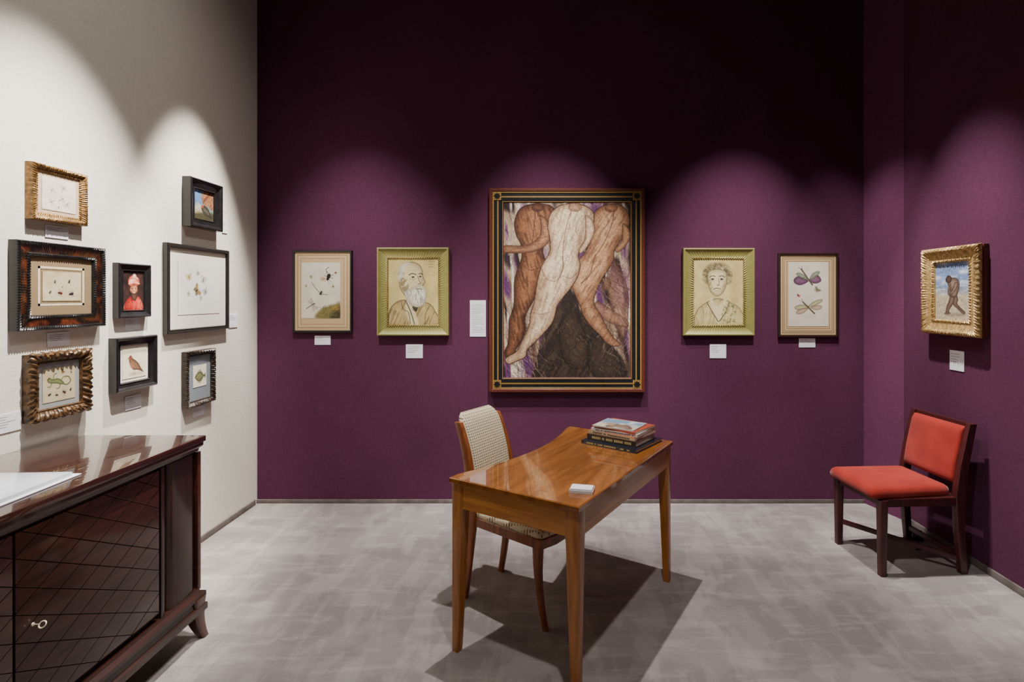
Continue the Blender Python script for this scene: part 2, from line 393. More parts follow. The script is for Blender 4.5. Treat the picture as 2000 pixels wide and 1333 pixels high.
def dragonfly(c, x, y, s, rot, wc=(170, 165, 150), body=(60, 50, 40)):
    for sx in (-1, 1):
        c.poly(rotp([(0, -.3), (sx*.8, -.65), (sx*1.6, -.6), (sx*1.4, -.3), (sx*.5, -.15)], x, y, s, rot), wc, .75, edge=body, ew=.06*s, ea=.6)
        c.poly(rotp([(0, -.1), (sx*.8, .0), (sx*1.5, .25), (sx*1.2, .42), (sx*.4, .15)], x, y, s, rot), wc, .75, edge=body, ew=.06*s, ea=.6)
    c.line(rotp([(0, -.6), (0, .2), (.08, 1.7)], x, y, s, rot), .16*s, body)
    p = rotp([(0, -.65)], x, y, s, rot)[0]; c.ell(p[0], p[1], .17*s, .15*s, body)

def art_big():
    c = Cv(984, 400, 1229, 738, 290, (170, 148, 122))
    c.mix((c.vn(9, 3, 1, .16, -8)-.4)*2.2, (96, 70, 56)); c.mix((c.vn(11, 5, 1, .2, -6)-.62)*5, (88, 50, 92)); c.mix((c.vn(8, 8, 1, .15, -10)-.6)*5, (44, 32, 32)); c.mix((c.vn(7, 18, 1, .15, -4)-.66)*5, (216, 204, 186))
    c.scrib(984, 395, 1229, 500, 60, 1.8, [(220,208,190), (54,40,38), (104,68,112)], .6, 50, 85, 18, 1)
    c.poly([(1148,400),(1175,400),(1168,430),(1150,435)], (104,56,112), .6, 7); c.poly([(1195,540),(1225,530),(1229,600),(1200,600)], (110,58,106), .5, 9)
    c.poly([(1060,500),(1068,500),(1060,590),(1050,600)], (78,44,90), .6, 5)
    tri = [(1112,560),(1086,606),(1058,660),(1038,738),(1229,738),(1214,700),(1186,664),(1150,632),(1124,596)]
    c.poly(tri, (42,34,29), .96, 1.5, False); c.hatch(tri, 30, 4, (92,74,57), .4, 12, .57)
    c.form([(1092,640),(1104,618),(1120,612),(1132,626),(1140,652),(1152,690),(1140,720),(1110,716),(1094,684)], (32,26,22), (72,58,45), 14, .6, edge=(18,14,12), ew=1.)
    c.form([(1150,668),(1170,656),(1192,676),(1208,706),(1218,734),(1160,736),(1146,700)], (30,25,21), (64,52,41), 14, .55, edge=(18,14,12), ew=.9)
    c.scrib(1050, 590, 1215, 738, 420, .9, [(20,15,14), (108,88,69), (24,18,17), (60,47,38), (84,66,52)], .6, 26, 60, 60, 2)
    c.form([(1188,520),(1200,510),(1212,530),(1222,560),(1226,600),(1220,660),(1204,650),(1192,604),(1182,560)], (64,43,34), (130,96,73), 12, .7, edge=(44,30,26), ew=.9)
    c.form([(1174,548),(1183,544),(1192,552),(1190,566),(1180,570),(1174,562)], (66,46,36), (124,92,70), 8, .9)
    c.form([(1165,590),(1200,612),(1224,628),(1222,640),(1190,632),(1160,608)], (92,62,46), (150,110,84), 8, .8, edge=(44,30,26), ew=.9)
    c.scrib(1172, 500, 1229, 735, 260, 1., [(36,26,24), (166,138,112), (84,46,84), (30,22,22), (110,80,62)], .6, 22, 75, 60, 5)
    c.scrib(984, 600, 1050, 738, 190, 1.3, [(34,25,22), (140,112,86), (56,42,36), (90,52,86), (200,180,150)], .65, 40, 62, 30, 6)
    ink = (48, 32, 25)
    f1 = [(1004,440),(1012,416),(1030,404),(1062,402),(1080,410),(1082,430),(1074,452),(1064,476),(1060,496),(1066,516),(1062,538),(1050,562),(1044,584),(1032,606),(1024,626),(1026,646),(1018,666),(1008,684),(1004,694),(990,700),(985,690),(992,672),(994,650),(994,628),(1002,604),(1004,582),(1004,556),(1010,530),(1018,508),(1018,484),(1008,462)]
    c.form(f1, (60,37,27), (136,90,60), 15, 1, edge=ink, ew=1.5, ea=.8); c.poly([(1036,414),(1056,422),(1050,460),(1040,490),(1034,450)], (168,120,86), .5, 9); c.poly([(1030,520),(1048,520),(1038,570),(1022,590)], (154,108,76), .4, 9)
    c.line([(1046,412),(1042,450),(1038,496)], 1.6, (70,42,30), .7); c.line([(1020,520),(1036,530),(1058,524)], 1.4, (60,36,26), .6); c.hatch(f1, -15, 2.2, (48,30,22), .5, 3, .5)
    arm = [(1054,424),(1068,434),(1076,458),(1066,482),(1034,496),(986,496),(986,483),(1022,483),(1046,473),(1056,456)]
    c.form(arm, (84,54,39), (160,116,84), 8, 1, edge=ink, ew=1.2); c.hatch(arm, 80, 2, (80,50,36), .4, 4, .52)
    f3 = [(1152,446),(1158,422),(1174,407),(1198,402),(1218,410),(1228,432),(1222,456),(1208,476),(1198,494),(1196,512),(1186,530),(1174,548),(1166,566),(1160,582),(1160,598),(1170,614),(1180,634),(1190,652),(1200,664),(1210,674),(1198,678),(1184,672),(1170,656),(1152,638),(1138,618),(1132,600),(1122,578),(1114,556),(1116,534),(1126,514),(1140,498),(1150,476)]
    c.form(f3, (102,68,48), (184,140,102), 16, 1, edge=ink, ew=1.5, ea=.8); c.poly([(1184,416),(1206,422),(1198,458),(1176,480),(1172,448)], (210,174,138), .5, 11)
    c.poly([(1126,530),(1142,512),(1150,536),(1140,566),(1126,560)], (200,160,122), .5, 8); c.poly([(1152,520),(1180,512),(1170,540),(1154,552)], (200,158,120), .45, 8); c.hatch(f3, 32, 2.2, (94,61,44), .45, 9, .5)
    c.line([(1198,408),(1194,440),(1180,474),(1164,500)], 1.6, (92,58,42), .8); c.line([(1162,500),(1156,520),(1150,540),(1134,556)], 1.7, (78,48,36), .75); c.line([(1178,420),(1186,434),(1180,450)], 1.1, (116,80,58), .6); c.line([(1138,606),(1152,602),(1160,606)], 1.1, (90,60,44), .6)
    c.form([(1214,440),(1225,448),(1229,466),(1218,486),(1204,496),(1200,488),(1213,472)], (106,72,52), (174,132,98), 6, 1, edge=ink, ew=1.1)
    f2 = [(1069,448),(1073,424),(1090,407),(1116,401),(1142,406),(1158,420),(1157,444),(1146,466),(1134,484),(1128,502),(1132,520),(1128,540),(1116,562),(1100,582),(1088,598),(1084,614),(1078,632),(1062,652),(1044,670),(1030,684),(1026,698),(1010,706),(994,712),(986,704),(994,696),(1008,688),(1016,674),(1026,654),(1034,634),(1036,616),(1042,596),(1046,572),(1050,548),(1056,526),(1066,508),(1074,490),(1073,468)]
    c.form(f2, (140,106,78), (216,194,160), 15, 1, edge=ink, ew=1.7, ea=.85); c.poly([(1134,420),(1152,426),(1138,466),(1124,496),(1120,470)], (166,132,102), .45, 8)
    c.poly([(1062,540),(1070,560),(1058,600),(1042,636),(1048,590)], (158,126,96), .45, 7); c.hatch(f2, 20, 2.4, (126,96,72), .45, 13, .5)
    c.line([(1118,408),(1108,436),(1101,470),(1098,506)], 1.6, (112,80,60), .8); c.line([(1098,506),(1099,526),(1092,544)], 2, (88,60,44), .85)
    c.line([(1058,528),(1066,546),(1084,552),(1096,542)], 1.5, (102,72,54), .7); c.line([(1100,542),(1114,546),(1128,534)], 1.5, (102,72,54), .7); c.poly([(1066,512),(1090,510),(1094,530),(1076,544),(1062,532)], (230,208,178), .4, 7); c.poly([(1104,508),(1122,508),(1124,528),(1108,538)], (222,200,168), .4, 6)
    c.line([(1082,424),(1094,438),(1090,456),(1080,462)], 1.2, (126,94,72), .6); c.line([(1136,424),(1124,442),(1126,460),(1134,466)], 1.2, (126,94,72), .6); c.line([(1042,612),(1058,616),(1076,610)], 1.2, (112,80,60), .6)
    c.form([(1142,424),(1156,434),(1160,456),(1148,482),(1134,498),(1130,490),(1142,468)], (126,92,68), (204,176,142), 6, 1, edge=ink, ew=1.1)
    for (x, y, rx, ry, q, l) in ((1122,408,13,8,(112,80,60),(164,128,98)), (1050,409,12,7,(52,34,26),(96,62,44)), (1192,410,12,7,(96,64,48),(148,106,78))):
        c.form([(x-rx,y+2),(x-rx*.6,y-ry),(x+rx*.5,y-ry),(x+rx,y),(x+rx*.5,y+ry),(x-rx*.5,y+ry)], q, l, 7, .85, edge=ink, ew=1, ea=.4)
    c.scrib(984, 400, 1229, 738, 420, .8, [(50,34,28), (224,206,176), (110,78,58)], .3, 16, 70, 50, 21)
    c.tone(.14, 2.2, 31); return c
def head(c, old):
    ink = (62, 55, 44)
    if old:
        coat = [(757,636),(759,610),(768,596),(784,588),(800,592),(822,592),(838,596),(848,610),(854,636)]
        c.form(coat, (150,126,80), (184,160,110), 14, .7, edge=ink, ew=1.3, ea=.8); c.hatch(coat, 25, 2.2, (104,88,58), .55, 5, .5)
        c.poly([(794,590),(806,604),(816,636),(800,636),(790,606)], (222,210,166), .85, 1.2)
        c.line([(790,588),(800,610),(808,636)], 1.7, ink, .95); c.line([(782,590),(786,606),(796,612),(800,634)], 1.3, ink, .8); c.line([(838,598),(830,614),(828,636)], 1.1, ink, .8)
        c.poly([(804,598),(814,600),(812,610),(806,608)], (50,46,38), .85, 1)
        hd = [(778,548),(776,534),(781,522),(792,515),(806,514),(817,519),(823,529),(824,540),(829,553),(825,558),(824,566),(818,580),(806,588),(794,584),(784,572),(779,560)]
        c.form(hd, (160,142,100), (222,206,158), 10, 1, edge=ink, ew=1.1, ea=.7)
        c.poly([(777,550),(775,532),(781,520),(792,514),(800,515),(790,524),(785,536),(785,548)], (206,202,182), .85, 2)
        r = np.random.RandomState(2)
        for k in range(34):
            x = r.uniform(776, 790); y = r.uniform(520, 546); c.line([(x, y), (x-1.5, y+3), (x-.5, y+6)], .6, [(110,104,86), (236,232,214)][k % 2], .6)
        c.form([(786,560),(796,566),(808,562),(816,559),(826,562),(832,574),(830,590),(822,600),(810,602),(798,594),(789,580)], (160,152,124), (234,230,210), 9, .97)
        for k in range(90):
            x = r.uniform(790, 828); y = r.uniform(564, 590); c.line([(x, y), (x+1.5, y+5), (x+1+r.uniform(-2, 3), y+10)], .7, [(104,98,80), (242,238,222)][k % 2], .6)
        c.line([(797,539),(803,536),(811,538)], 1.8, ink, .9); c.line([(816,537),(820,536),(824,538)], 1.5, ink, .9)
        c.ell(805, 543, 2.8, 1.6, (50,44,36), .95); c.ell(819, 542, 2.2, 1.5, (50,44,36), .95); c.line([(799,546),(805,548),(811,546)], .8, ink, .6)
        c.line([(814,541),(817,550),(820,555),(814,557)], 1.2, ink, .85); c.line([(806,563),(816,560),(826,563)], 2.6, (200,192,164), .9); c.line([(811,567),(817,566),(822,567)], 1.4, (104,76,58), .9)
        c.form([(783,547),(787,545),(789,552),(786,560),(782,556)], (140,122,82), (196,178,130), 3, .9, edge=ink, ew=.8)
        c.hatch([(780,548),(790,544),(797,560),(790,572),(782,562)], 50, 2.2, (120,106,72), .6, 3, .48); c.line([(795,526),(806,524),(816,526)], .7, ink, .45); c.line([(795,530),(806,528),(817,530)], .7, ink, .45)
        for k in range(3): c.line([(836,513+k*5),(848-k*2,513+k*5)], .9, ink, .7)
    else:
        body = [(1356,636),(1360,612),(1372,598),(1388,588),(1400,584),(1416,586),(1432,594),(1446,604),(1453,636)]
        c.form(body, (172,152,102), (212,196,144), 14, .6, edge=ink, ew=1.1, ea=.75); c.hatch(body, 15, 2.4, (136,118,80), .45, 5, .52)
        c.poly([(1391,582),(1402,600),(1418,582),(1420,592),(1407,632),(1402,632),(1388,594)], (224,210,162), .85, 1.2)
        c.line([(1382,592),(1392,610),(1404,630)], 1.6, ink, .9); c.line([(1426,592),(1418,612),(1406,630)], 1.6, ink, .9); c.line([(1372,600),(1376,616),(1374,634)], 1, ink, .6)
        r = np.random.RandomState(3)
        c.poly([(1378,552),(1373,534),(1379,520),(1392,513),(1408,511),(1424,518),(1431,532),(1427,552),(1419,556),(1386,556)], (140,126,84), .9, 2.5)
        for k in range(190):
            a = r.uniform(math.pi*.86, math.pi*2.14); q = r.uniform(17, 29); x = 1402+q*math.cos(a); y = 541+q*.92*math.sin(a); w = r.uniform(1.6, 3)
            c.line([(x-w, y), (x, y-w), (x+w, y), (x, y+w)], .8, [(74,66,46), (214,202,154), (104,92,60)][k % 3], .75)
        c.form([(1383,542),(1386,529),(1402,525),(1418,529),(1421,542),(1420,556),(1414,571),(1403,579),(1391,572),(1385,558)], (158,142,98), (224,210,162), 9, 1, edge=ink, ew=1., ea=.65)
        for sx in (-1, 1):
            c.line([(1402+sx*4,540),(1402+sx*9,538),(1402+sx*15,541)], 1.6, ink, .85); c.ell(1402+sx*9, 545, 3.1, 1.8, (50,44,36), .95); c.line([(1402+sx*5,548),(1402+sx*9,549),(1402+sx*13,547)], .8, ink, .6)
            c.hatch([(1402+sx*12,548),(1402+sx*18,548),(1402+sx*14,566),(1402+sx*8,572)], 40, 2.2, (130,114,76), .55, 4, .48)
        c.line([(1405,544),(1406,554),(1402,557),(1407,557)], 1.1, ink, .8); c.line([(1395,565),(1402,563),(1409,565)], 1.7, (110,80,60), .9); c.line([(1398,568),(1402,569),(1406,568)], .9, ink, .6)
        r2 = np.random.RandomState(5)
        for k in range(34): c.ell(r2.uniform(1412, 1438), r2.uniform(598, 632), 2.2, 1.6, [(124,134,76), (188,184,118), (96,106,64)][k % 3], .75, r2.uniform(0, 90))
def art_oldman():
    c = Cv(757, 507, 854, 636, 170, (208, 190, 124)); c.tone(.08, 14, 2); c.mix((c.vn(20,4)-.55)*1.2, (182,162,98)); head(c, True); c.tone(.06, 1.6, 9); return c
def art_curly():
    c = Cv(1356, 505, 1453, 636, 170, (208, 190, 128)); c.tone(.08, 14, 5); c.mix((c.vn(20,7)-.55)*1.2, (184,166,102)); head(c, False); c.tone(.06, 1.6, 8); return c
def art_bugsleft():
    c = Cv(588, 513, 664, 622, 130, (208, 200, 180)); c.tone(.04, 12, 2)
    c.poly([(616,622),(624,606),(640,598),(654,594),(664,592),(664,622)], (104,96,50), .9, 3); c.poly([(644,622),(652,606),(664,600),(664,622)], (50,46,34), .8, 3)
    c.ell(655, 603, 8, 5, (150,120,56), .7, 0, 2); c.scrib(618,600,660,620,60,.9,[(50,50,26),(150,140,80),(84,70,40)],.6,8,-40,40,3)
    beetle(c, 641, 541, 6.5, 200, (34,30,30)); c.line([(640,534),(636,527),(642,522)], 1, (30,26,24)); c.ell(630,545,5,4,(150,100,66),.5,0,2)
    beetle(c, 626, 573, 4, 30, (50,48,40)); c.line([(608,552),(618,566),(626,573)], .9, (40,36,30)); c.line([(628,575),(640,576)], .9, (40,36,30))
    dragonfly(c, 609, 596, 8, 60, (172,164,144)); c.ell(607,541,2.4,3.4,(120,126,90),.8); c.ell(655,533,2.4,2,(110,70,54),.9); c.ell(597,559,1.6,2.6,(140,116,70),.9); c.ell(650,560,2,2.2,(110,96,70),.9)
    return c
def art_bugsright():
    c = Cv(1541, 511, 1619, 637, 130, (216, 208, 188)); c.tone(.03, 12, 2)
    e = (46,34,38)
    c.form([(1580,548),(1566,556),(1554,553),(1552,545),(1562,539)], (66,40,62), (120,84,112), 6, .95, edge=e, ew=.7); c.form([(1580,548),(1594,553),(1605,548),(1600,538),(1590,537)], (70,42,62), (122,86,110), 6, .95, edge=e, ew=.7)
    c.form([(1578,546),(1566,542),(1556,535),(1562,532),(1574,538)], (90,104,84), (140,150,120), 4, .9, edge=e, ew=.5); c.form([(1582,546),(1588,534),(1600,529),(1602,533),(1592,542)], (90,104,84), (140,150,120), 4, .9, edge=e, ew=.5)
    c.line([(1566,525),(1574,536),(1582,548),(1588,556)], 2.6, (84,78,52)); c.line([(1568,526),(1560,522)], .7, (60,50,40)); c.line([(1568,525),(1566,518)], .7, (60,50,40)); c.line([(1586,554),(1594,552)], .8, (60,50,40)); c.line([(1574,540),(1566,546),(1560,556)], .6, (60,50,40))
    beetle(c, 1561, 577, 3.2, -50, (156,56,54)); butterfly(c, 1597, 566, 4.2, 40, (110,118,90), (176,150,100))
    for pts in ([(1580,600),(1566,605),(1554,603),(1555,598),(1566,595),(1580,597)], [(1582,599),(1594,596),(1607,588),(1605,584),(1594,587),(1582,595)]):
        c.form(pts, (120,116,80), (182,176,128), 4, .85, edge=(66,60,46), ew=.6)
    for pts in ([(1580,602),(1570,611),(1558,613),(1557,608),(1568,602)], [(1584,601),(1596,605),(1606,601),(1604,596),(1592,597)]):
        c.form(pts, (136,104,82), (190,158,130), 4, .8, edge=(66,50,42), ew=.6)
    c.line([(1570,590),(1579,599),(1592,612)], 2.8, (86,78,54)); c.line([(1570,590),(1563,586)], .7, (60,50,40)); c.line([(1570,590),(1567,583)], .7, (60,50,40))
    return c
def art_beach():
    c = Cv(0, 0, 100, 150, 120, (118,138,176)); c.mix(np.clip((c.Y-60)/12, 0, 1), (150,152,160)); c.mix(np.clip((c.Y-78)/8, 0, 1), (182,168,142)); c.mix((c.vn(26,3,1,2)-.45)*(c.Y<60)*2.2, (196,200,208))
    c.mix(((c.vn(14,6,.6,3)-.55)*3)*(c.Y > 60)*(c.Y < 100), (206,206,204)); c.tone(.1, 5, 3, 1, 2)
    lo, hi = (66,50,42), (124,102,86)
    c.form([(46,84),(60,84),(66,96),(64,108),(78,122),(86,130),(80,134),(66,122),(54,112),(46,98)], lo, hi, 7, 1, edge=(40,30,26), ew=1)
    c.form([(44,84),(56,88),(54,104),(46,116),(40,128),(44,134),(28,136),(30,130),(34,114),(40,100)], lo, hi, 7, 1, edge=(40,30,26), ew=1)
    c.form([(36,56),(42,44),(54,40),(66,46),(70,60),(66,78),(60,90),(46,90),(44,76),(42,66)], lo, (142,118,100), 10, 1, edge=(40,30,26), ew=1.2)
    c.form([(30,44),(34,36),(42,34),(48,40),(46,50),(38,54),(31,50)], (44,34,30), (84,64,54), 6, 1); c.form([(58,52),(66,56),(60,72),(48,84),(42,82),(50,70)], lo, (140,116,98), 5, 1, edge=(40,30,26), ew=.8); c.form([(44,54),(46,64),(42,78),(44,88),(38,86),(36,72)], lo, hi, 4, 1)
    c.poly([(30,136),(60,132),(90,134),(70,140),(40,140)], (120,106,88), .6, 3); c.tone(.12, 2.2, 5); return c
def art_flies():
    c = Cv(0, 0, 100, 84, 100, (218,210,190)); c.tone(.04, 20, 3)
    dragonfly(c, 62, 22, 7, 30); dragonfly(c, 30, 32, 6, -70); dragonfly(c, 58, 50, 7, 60); dragonfly(c, 28, 62, 6.5, 250, (184,178,162)); dragonfly(c, 74, 64, 7.5, -40); beetle(c, 48, 74, 2.6, 20, (120,104,80)); return c
def art_beetles():
    c = Cv(0, 0, 130, 84, 130, (200,186,152)); c.mix((c.vn(24,4)-.5)*1.4, (178,156,116)); c.tone(.05, 4, 3)
    beetle(c, 40, 30, 4.4, 10, (44,60,40)); beetle(c, 88, 28, 5.2, 20, (36,34,36)); beetle(c, 24, 60, 4.6, 40, (70,66,44)); beetle(c, 58, 62, 7.2, -80, (88,34,28)); beetle(c, 96, 64, 8., -100, (40,36,40)); beetle(c, 65, 44, 2.4, 0, (60,50,40)); return c
def art_turban():
    c = Cv(0, 0, 100, 140, 110, (42,24,22)); c.tone(.4, 20, 3)
    c.form([(10,140),(14,112),(32,94),(56,90),(84,100),(96,140)], (104,20,18), (172,44,34), 24, 1); c.poly([(60,94),(82,102),(90,140),(72,140)], (200,84,60), .6, 7); c.hatch([(10,140),(14,112),(32,94),(56,90),(84,100),(96,140)], 15, 4, (212,130,92), .5, 4, .6); c.hatch([(10,140),(14,112),(32,94),(56,90),(84,100),(96,140)], -20, 5, (70,12,12), .6, 8, .58)
    c.form([(38,56),(46,50),(66,50),(72,64),(68,80),(58,92),(46,88),(40,76),(34,70)], (96,54,36), (188,128,90), 12, 1)
    c.form([(40,78),(48,80),(60,80),(68,74),(68,94),(58,108),(46,102),(41,90)], (34,22,18), (84,56,42), 10, .95)
    c.form([(28,48),(26,34),(34,20),(50,14),(68,18),(80,30),(80,44),(70,52),(54,48),(40,54)], (128,40,34), (206,104,84), 12, 1); c.poly([(32,38),(44,24),(62,20),(74,28),(56,32),(42,44)], (232,190,164), .75, 4); c.line([(30,46),(50,40),(80,44)], 5, (220,160,132), .8); c.line([(34,28),(56,26),(78,34)], 2.4, (110,28,28), .7); c.ell(56,15,8,6,(220,200,180),.9,0,2)
    c.ell(46,63,3,1.8,(30,14,12)); c.ell(60,62,2.6,1.6,(36,18,14)); c.line([(42,58),(47,57),(51,59)], 1.4, (60,34,24)); c.line([(50,62),(46,70),(51,72)], 1.3, (96,54,38)); c.tone(.12, 3, 5); return c
def art_birdland():
    c = Cv(0, 0, 100, 100, 100, (84,112,148)); c.mix(np.clip((c.Y-40)/20, 0, 1), (104,122,120)); c.mix((c.vn(20,3)-.5)*2*(c.Y<45), (172,178,188)); c.mix(np.clip((c.Y-66)/10, 0, 1), (62,56,38))
    c.poly([(0,70),(14,50),(26,44),(40,60),(50,74),(0,84)], (170,158,136), .7, 5); c.poly([(38,20),(60,0),(100,0),(100,60),(70,50),(56,60)], (140,84,46), .85, 6); c.hatch([(38,20),(60,0),(100,0),(100,60),(70,50),(56,60)], 40, 5, (76,44,26), .7, 4)
    c.form([(38,62),(50,52),(68,56),(80,70),(92,92),(78,88),(60,84),(46,76)], (26,22,20), (76,70,60), 12, 1); c.ell(44,56,6,5.5,(136,52,40),1,0,1.5); c.line([(39,56),(33,58)], 1.8, (170,136,66)); c.line([(60,82),(58,94)], 1.2, (60,40,30)); c.line([(68,82),(68,94)], 1.2, (60,40,30)); c.scrib(44,56,80,82,40,1,[(120,110,90),(26,22,20)],.7,8,30,20,3); c.tone(.14, 4, 5); return c
def art_butterflies():
    c = Cv(0, 0, 130, 100, 150, (226,222,214)); c.tone(.015, 20, 3)
    butterfly(c, 32, 32, 5.5, -20, (200,186,116), (208,196,136)); butterfly(c, 58, 24, 4, 30, (180,174,160), (196,192,180)); butterfly(c, 76, 36, 6, 20, (206,200,190), (200,194,184)); butterfly(c, 55, 56, 7.6, 60, (150,124,76), (116,100,70)); butterfly(c, 82, 58, 5.5, -30, (188,192,182), (164,172,156)); butterfly(c, 68, 70, 4, 10, (208,206,198), (194,194,184)); butterfly(c, 30, 62, 3.6, 80, (184,172,154), (190,184,164)); return c
def art_lizard():
    c = Cv(0, 0, 110, 90, 120, (190,176,144)); c.mix((c.vn(24,4)-.5)*1.2, (168,148,112)); g = (84,92,56); l = (122,128,84)
    c.line([(64,44),(80,50),(94,42),(88,30),(78,27)], 3.2, g)
    for p in ([(30,40),(24,50),(16,48)], [(34,30),(38,18),(46,16)], [(58,46),(54,56),(46,56)], [(62,34),(72,26),(76,30)]): c.line(p, 2.4, g)
    c.form([(14,30),(22,24),(32,30),(48,29),(62,35),(72,46),(60,47),(46,43),(32,41),(20,38)], (56,64,36), l, 6, 1)
    c.ell(20,28,1.4,1.4,(20,20,14)); beetle(c, 22, 70, 5, 70, (54,40,30)); beetle(c, 46, 74, 4.6, 100, (60,48,30)); beetle(c, 72, 70, 6, -60, (66,44,30)); beetle(c, 94, 66, 4.4, 30, (50,44,34)); butterfly(c, 66, 14, 4.6, 40, (110,86,60), (140,110,70)); beetle(c, 96, 18, 3, -40, (60,50,36)); return c
def art_bird():
    c = Cv(0, 0, 110, 96, 120, (216,206,180)); c.tone(.03, 20, 3); c.poly([(30,82),(60,79),(96,82),(90,88),(36,88)], (150,132,104), .5, 4)
    c.form([(30,36),(38,28),(48,34),(62,42),(76,54),(84,66),(98,82),(80,76),(66,72),(50,70),(38,60),(32,48)], (62,44,34), (126,92,70), 10, 1)
    c.poly([(34,46),(46,56),(52,66),(44,64),(36,56)], (176,112,86), .7, 3); c.form([(29,31),(34,24),(42,25),(44,33),(38,38),(31,37)], (92,48,38), (140,74,56), 5, 1); c.line([(31,31),(24,33)], 2, (60,54,48)); c.ell(35,29,1.3,1.3,(16,12,12)); c.line([(52,70),(50,82),(44,84)], 1.1, (80,60,44)); c.line([(58,71),(58,83),(52,85)], 1.1, (80,60,44)); c.scrib(46,46,84,72,40,.9,[(44,32,26),(160,132,108)],.7,9,40,14,3); return c
def art_fish():
    c = Cv(0, 0, 100, 90, 100, (218,212,192)); c.tone(.03, 20, 3)
    c.form([(30,35),(50,20),(68,35)], (110,108,78), (158,154,114), 6, .85); c.form([(30,61),(50,76),(66,61)], (110,108,78), (158,154,114), 6, .85)
    c.form([(14,48),(30,34),(50,28),(70,36),(80,45),(92,38),(91,58),(80,51),(68,62),(48,68),(28,62)], (72,72,48), (132,130,92), 12, 1)
    c.hatch([(20,48),(34,36),(52,30),(70,38),(78,48),(66,60),(48,66),(28,60)], 30, 3, (84,84,56), .5, 3); c.ell(25,45,1.8,1.8,(20,20,14)); return c

# ------------------------------------------------------------------ picture frames
ROT = {'back': Matrix(((1,0,0),(0,0,-1),(0,1,0))), 'left': Matrix(((0,0,1),(1,0,0),(0,1,0))), 'right': Matrix(((0,0,-1),(-1,0,0),(0,1,0)))}
def wall_matrix(side, a, z, gap=.001):
    p = {'back': (a, YB-gap, z), 'left': (XL+gap, a, z), 'right': (XR-gap, a, z)}[side]
    return Matrix.Translation(p) @ ROT[side].to_4x4()
def frame_mesh(w, h, prof, mats, parent, n=1, orn=None, name='frame'):
    bm = bmesh.new(); rings = []
    for k, (ins, z, mi) in enumerate(prof):
        hw, hh = w/2-ins, h/2-ins
        C = [(-hw,-hh),(hw,-hh),(hw,hh),(-hw,hh)]; ring = []
        for s in range(4):
            a = C[s]; b = C[(s+1)%4]; L = math.dist(a, b)
            for i in range(n):
                t = i/n; x = a[0]+(b[0]-a[0])*t; y = a[1]+(b[1]-a[1])*t; dz = 0
                if orn:
                    d, dn = orn(k, t*L, L); dz = d
                    if dn and 0 < i:
                        ex, ey = (b[0]-a[0])/L, (b[1]-a[1])/L
                        x += ey*dn; y -= ex*dn
                ring.append(bm.verts.new((x, y, z+dz)))
        rings.append(ring)
    N = 4*n
    for k in range(len(prof)-1):
        for i in range(N):
            f = bm.faces.new((rings[k][i], rings[k][(i+1)%N], rings[k+1][(i+1)%N], rings[k+1][i])); f.material_index = prof[k][2]
    return bm_out(bm, name, parent, mats, 30 if not orn else 50)
def mat_mesh(w, h, z, mats, parent, lines=(), name='mat', dx=0, dy=0):
    bm = bmesh.new()
    add_box(bm, (dx, dy, z-.0015), (w, h, .003))
    for ins, lw, mi in lines:
        for sx in (-1, 1):
            add_box(bm, (dx+sx*(w/2-ins), dy, z+.0002), (lw, h-2*ins+lw, .0006), mi=mi)
            add_box(bm, (dx, dy+sx*(h/2-ins), z+.0002), (w-2*ins+lw, lw, .0006), mi=mi)
    return bm_out(bm, name, parent, mats, None)
def rope(per, amp, idx, side=0.0, phase=0.0):
    def f(k, s, L):
        if k not in idx: return (0, 0)
        n = max(1, round(L/per)); ph = 2*math.pi*s*n/L; v = math.sin(ph+phase*k)
        return (amp*v, side*math.cos(ph*.5+k))
    return f
def picture(name, side, a, z, w, h, label, prof, fmats, matinfo, canvas, aw, ah, cat='picture', n=1, orn=None, lines=(), dx=0, dy=0, artname='drawing'):
    r = root(name, None, label=label, category=cat, mat=wall_matrix(side, a, z))
    frame_mesh(w, h, prof, fmats, r, n, orn)
    ins = prof[-1][0]; zi = prof[-1][1]
    if matinfo:
        mat_mesh(w-2*ins+.002, h-2*ins+.002, zi+.0005, matinfo, r, lines)
        canvas.obj(artname, aw, ah, zi+.0022, r, dx, dy)
    else:
        canvas.obj(artname, w-2*ins+.001, h-2*ins+.001, zi+.001, r)
    return r
def px_back(x0, y0, x1, y1, t=.03):
    d = (YB-t)/F
    return ((x0+x1)/2-CX)*d, H-((y0+y1)/2-CY)*d, (x1-x0)*d, (y1-y0)*d, d

# ------------------------------------------------------------------ room shell
def structure(o): o['kind'] = 'structure'; return o
structure(box('floor', ((XL+XR)/2, 1.2, -.05), (XR-XL+.2, 5.9, .1), M_carpet, bev=0))
structure(box('wall_back', ((XL+XR)/2, YB+.05, ZC/2), (XR-XL+.2, .1, ZC), M_purple, bev=0))
structure(box('wall_left', (XL-.05, 1.2, ZC/2), (.1, 5.68, ZC), M_cream, bev=0))
structure(box('wall_right', (XR+.05, 1.2, ZC/2), (.1, 5.68, ZC), M_purple, bev=0))
structure(box('ceiling', ((XL+XR)/2, 1.2, ZC+.05), (XR-XL+.2, 5.9, .1), M_ceil, bev=0))
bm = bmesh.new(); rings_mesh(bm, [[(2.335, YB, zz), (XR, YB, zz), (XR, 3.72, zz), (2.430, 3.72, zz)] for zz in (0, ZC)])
structure(bm_out(bm, 'trim_1', None, [M_purple_lit], 20))
structure(box('baseboard_back', ((XL+2.335)/2, YB-.006, .014), (2.335-XL, .012, .028), M_baseb, bev=.002))
structure(box('baseboard_left', (XL+.006, 1.2, .02), (.012, 5.6, .04), M_baseb, bev=.002))
structure(box('baseboard_right', (XR-.006, 1.08, .02), (.012, 5.25, .04), M_baseb, bev=.002))

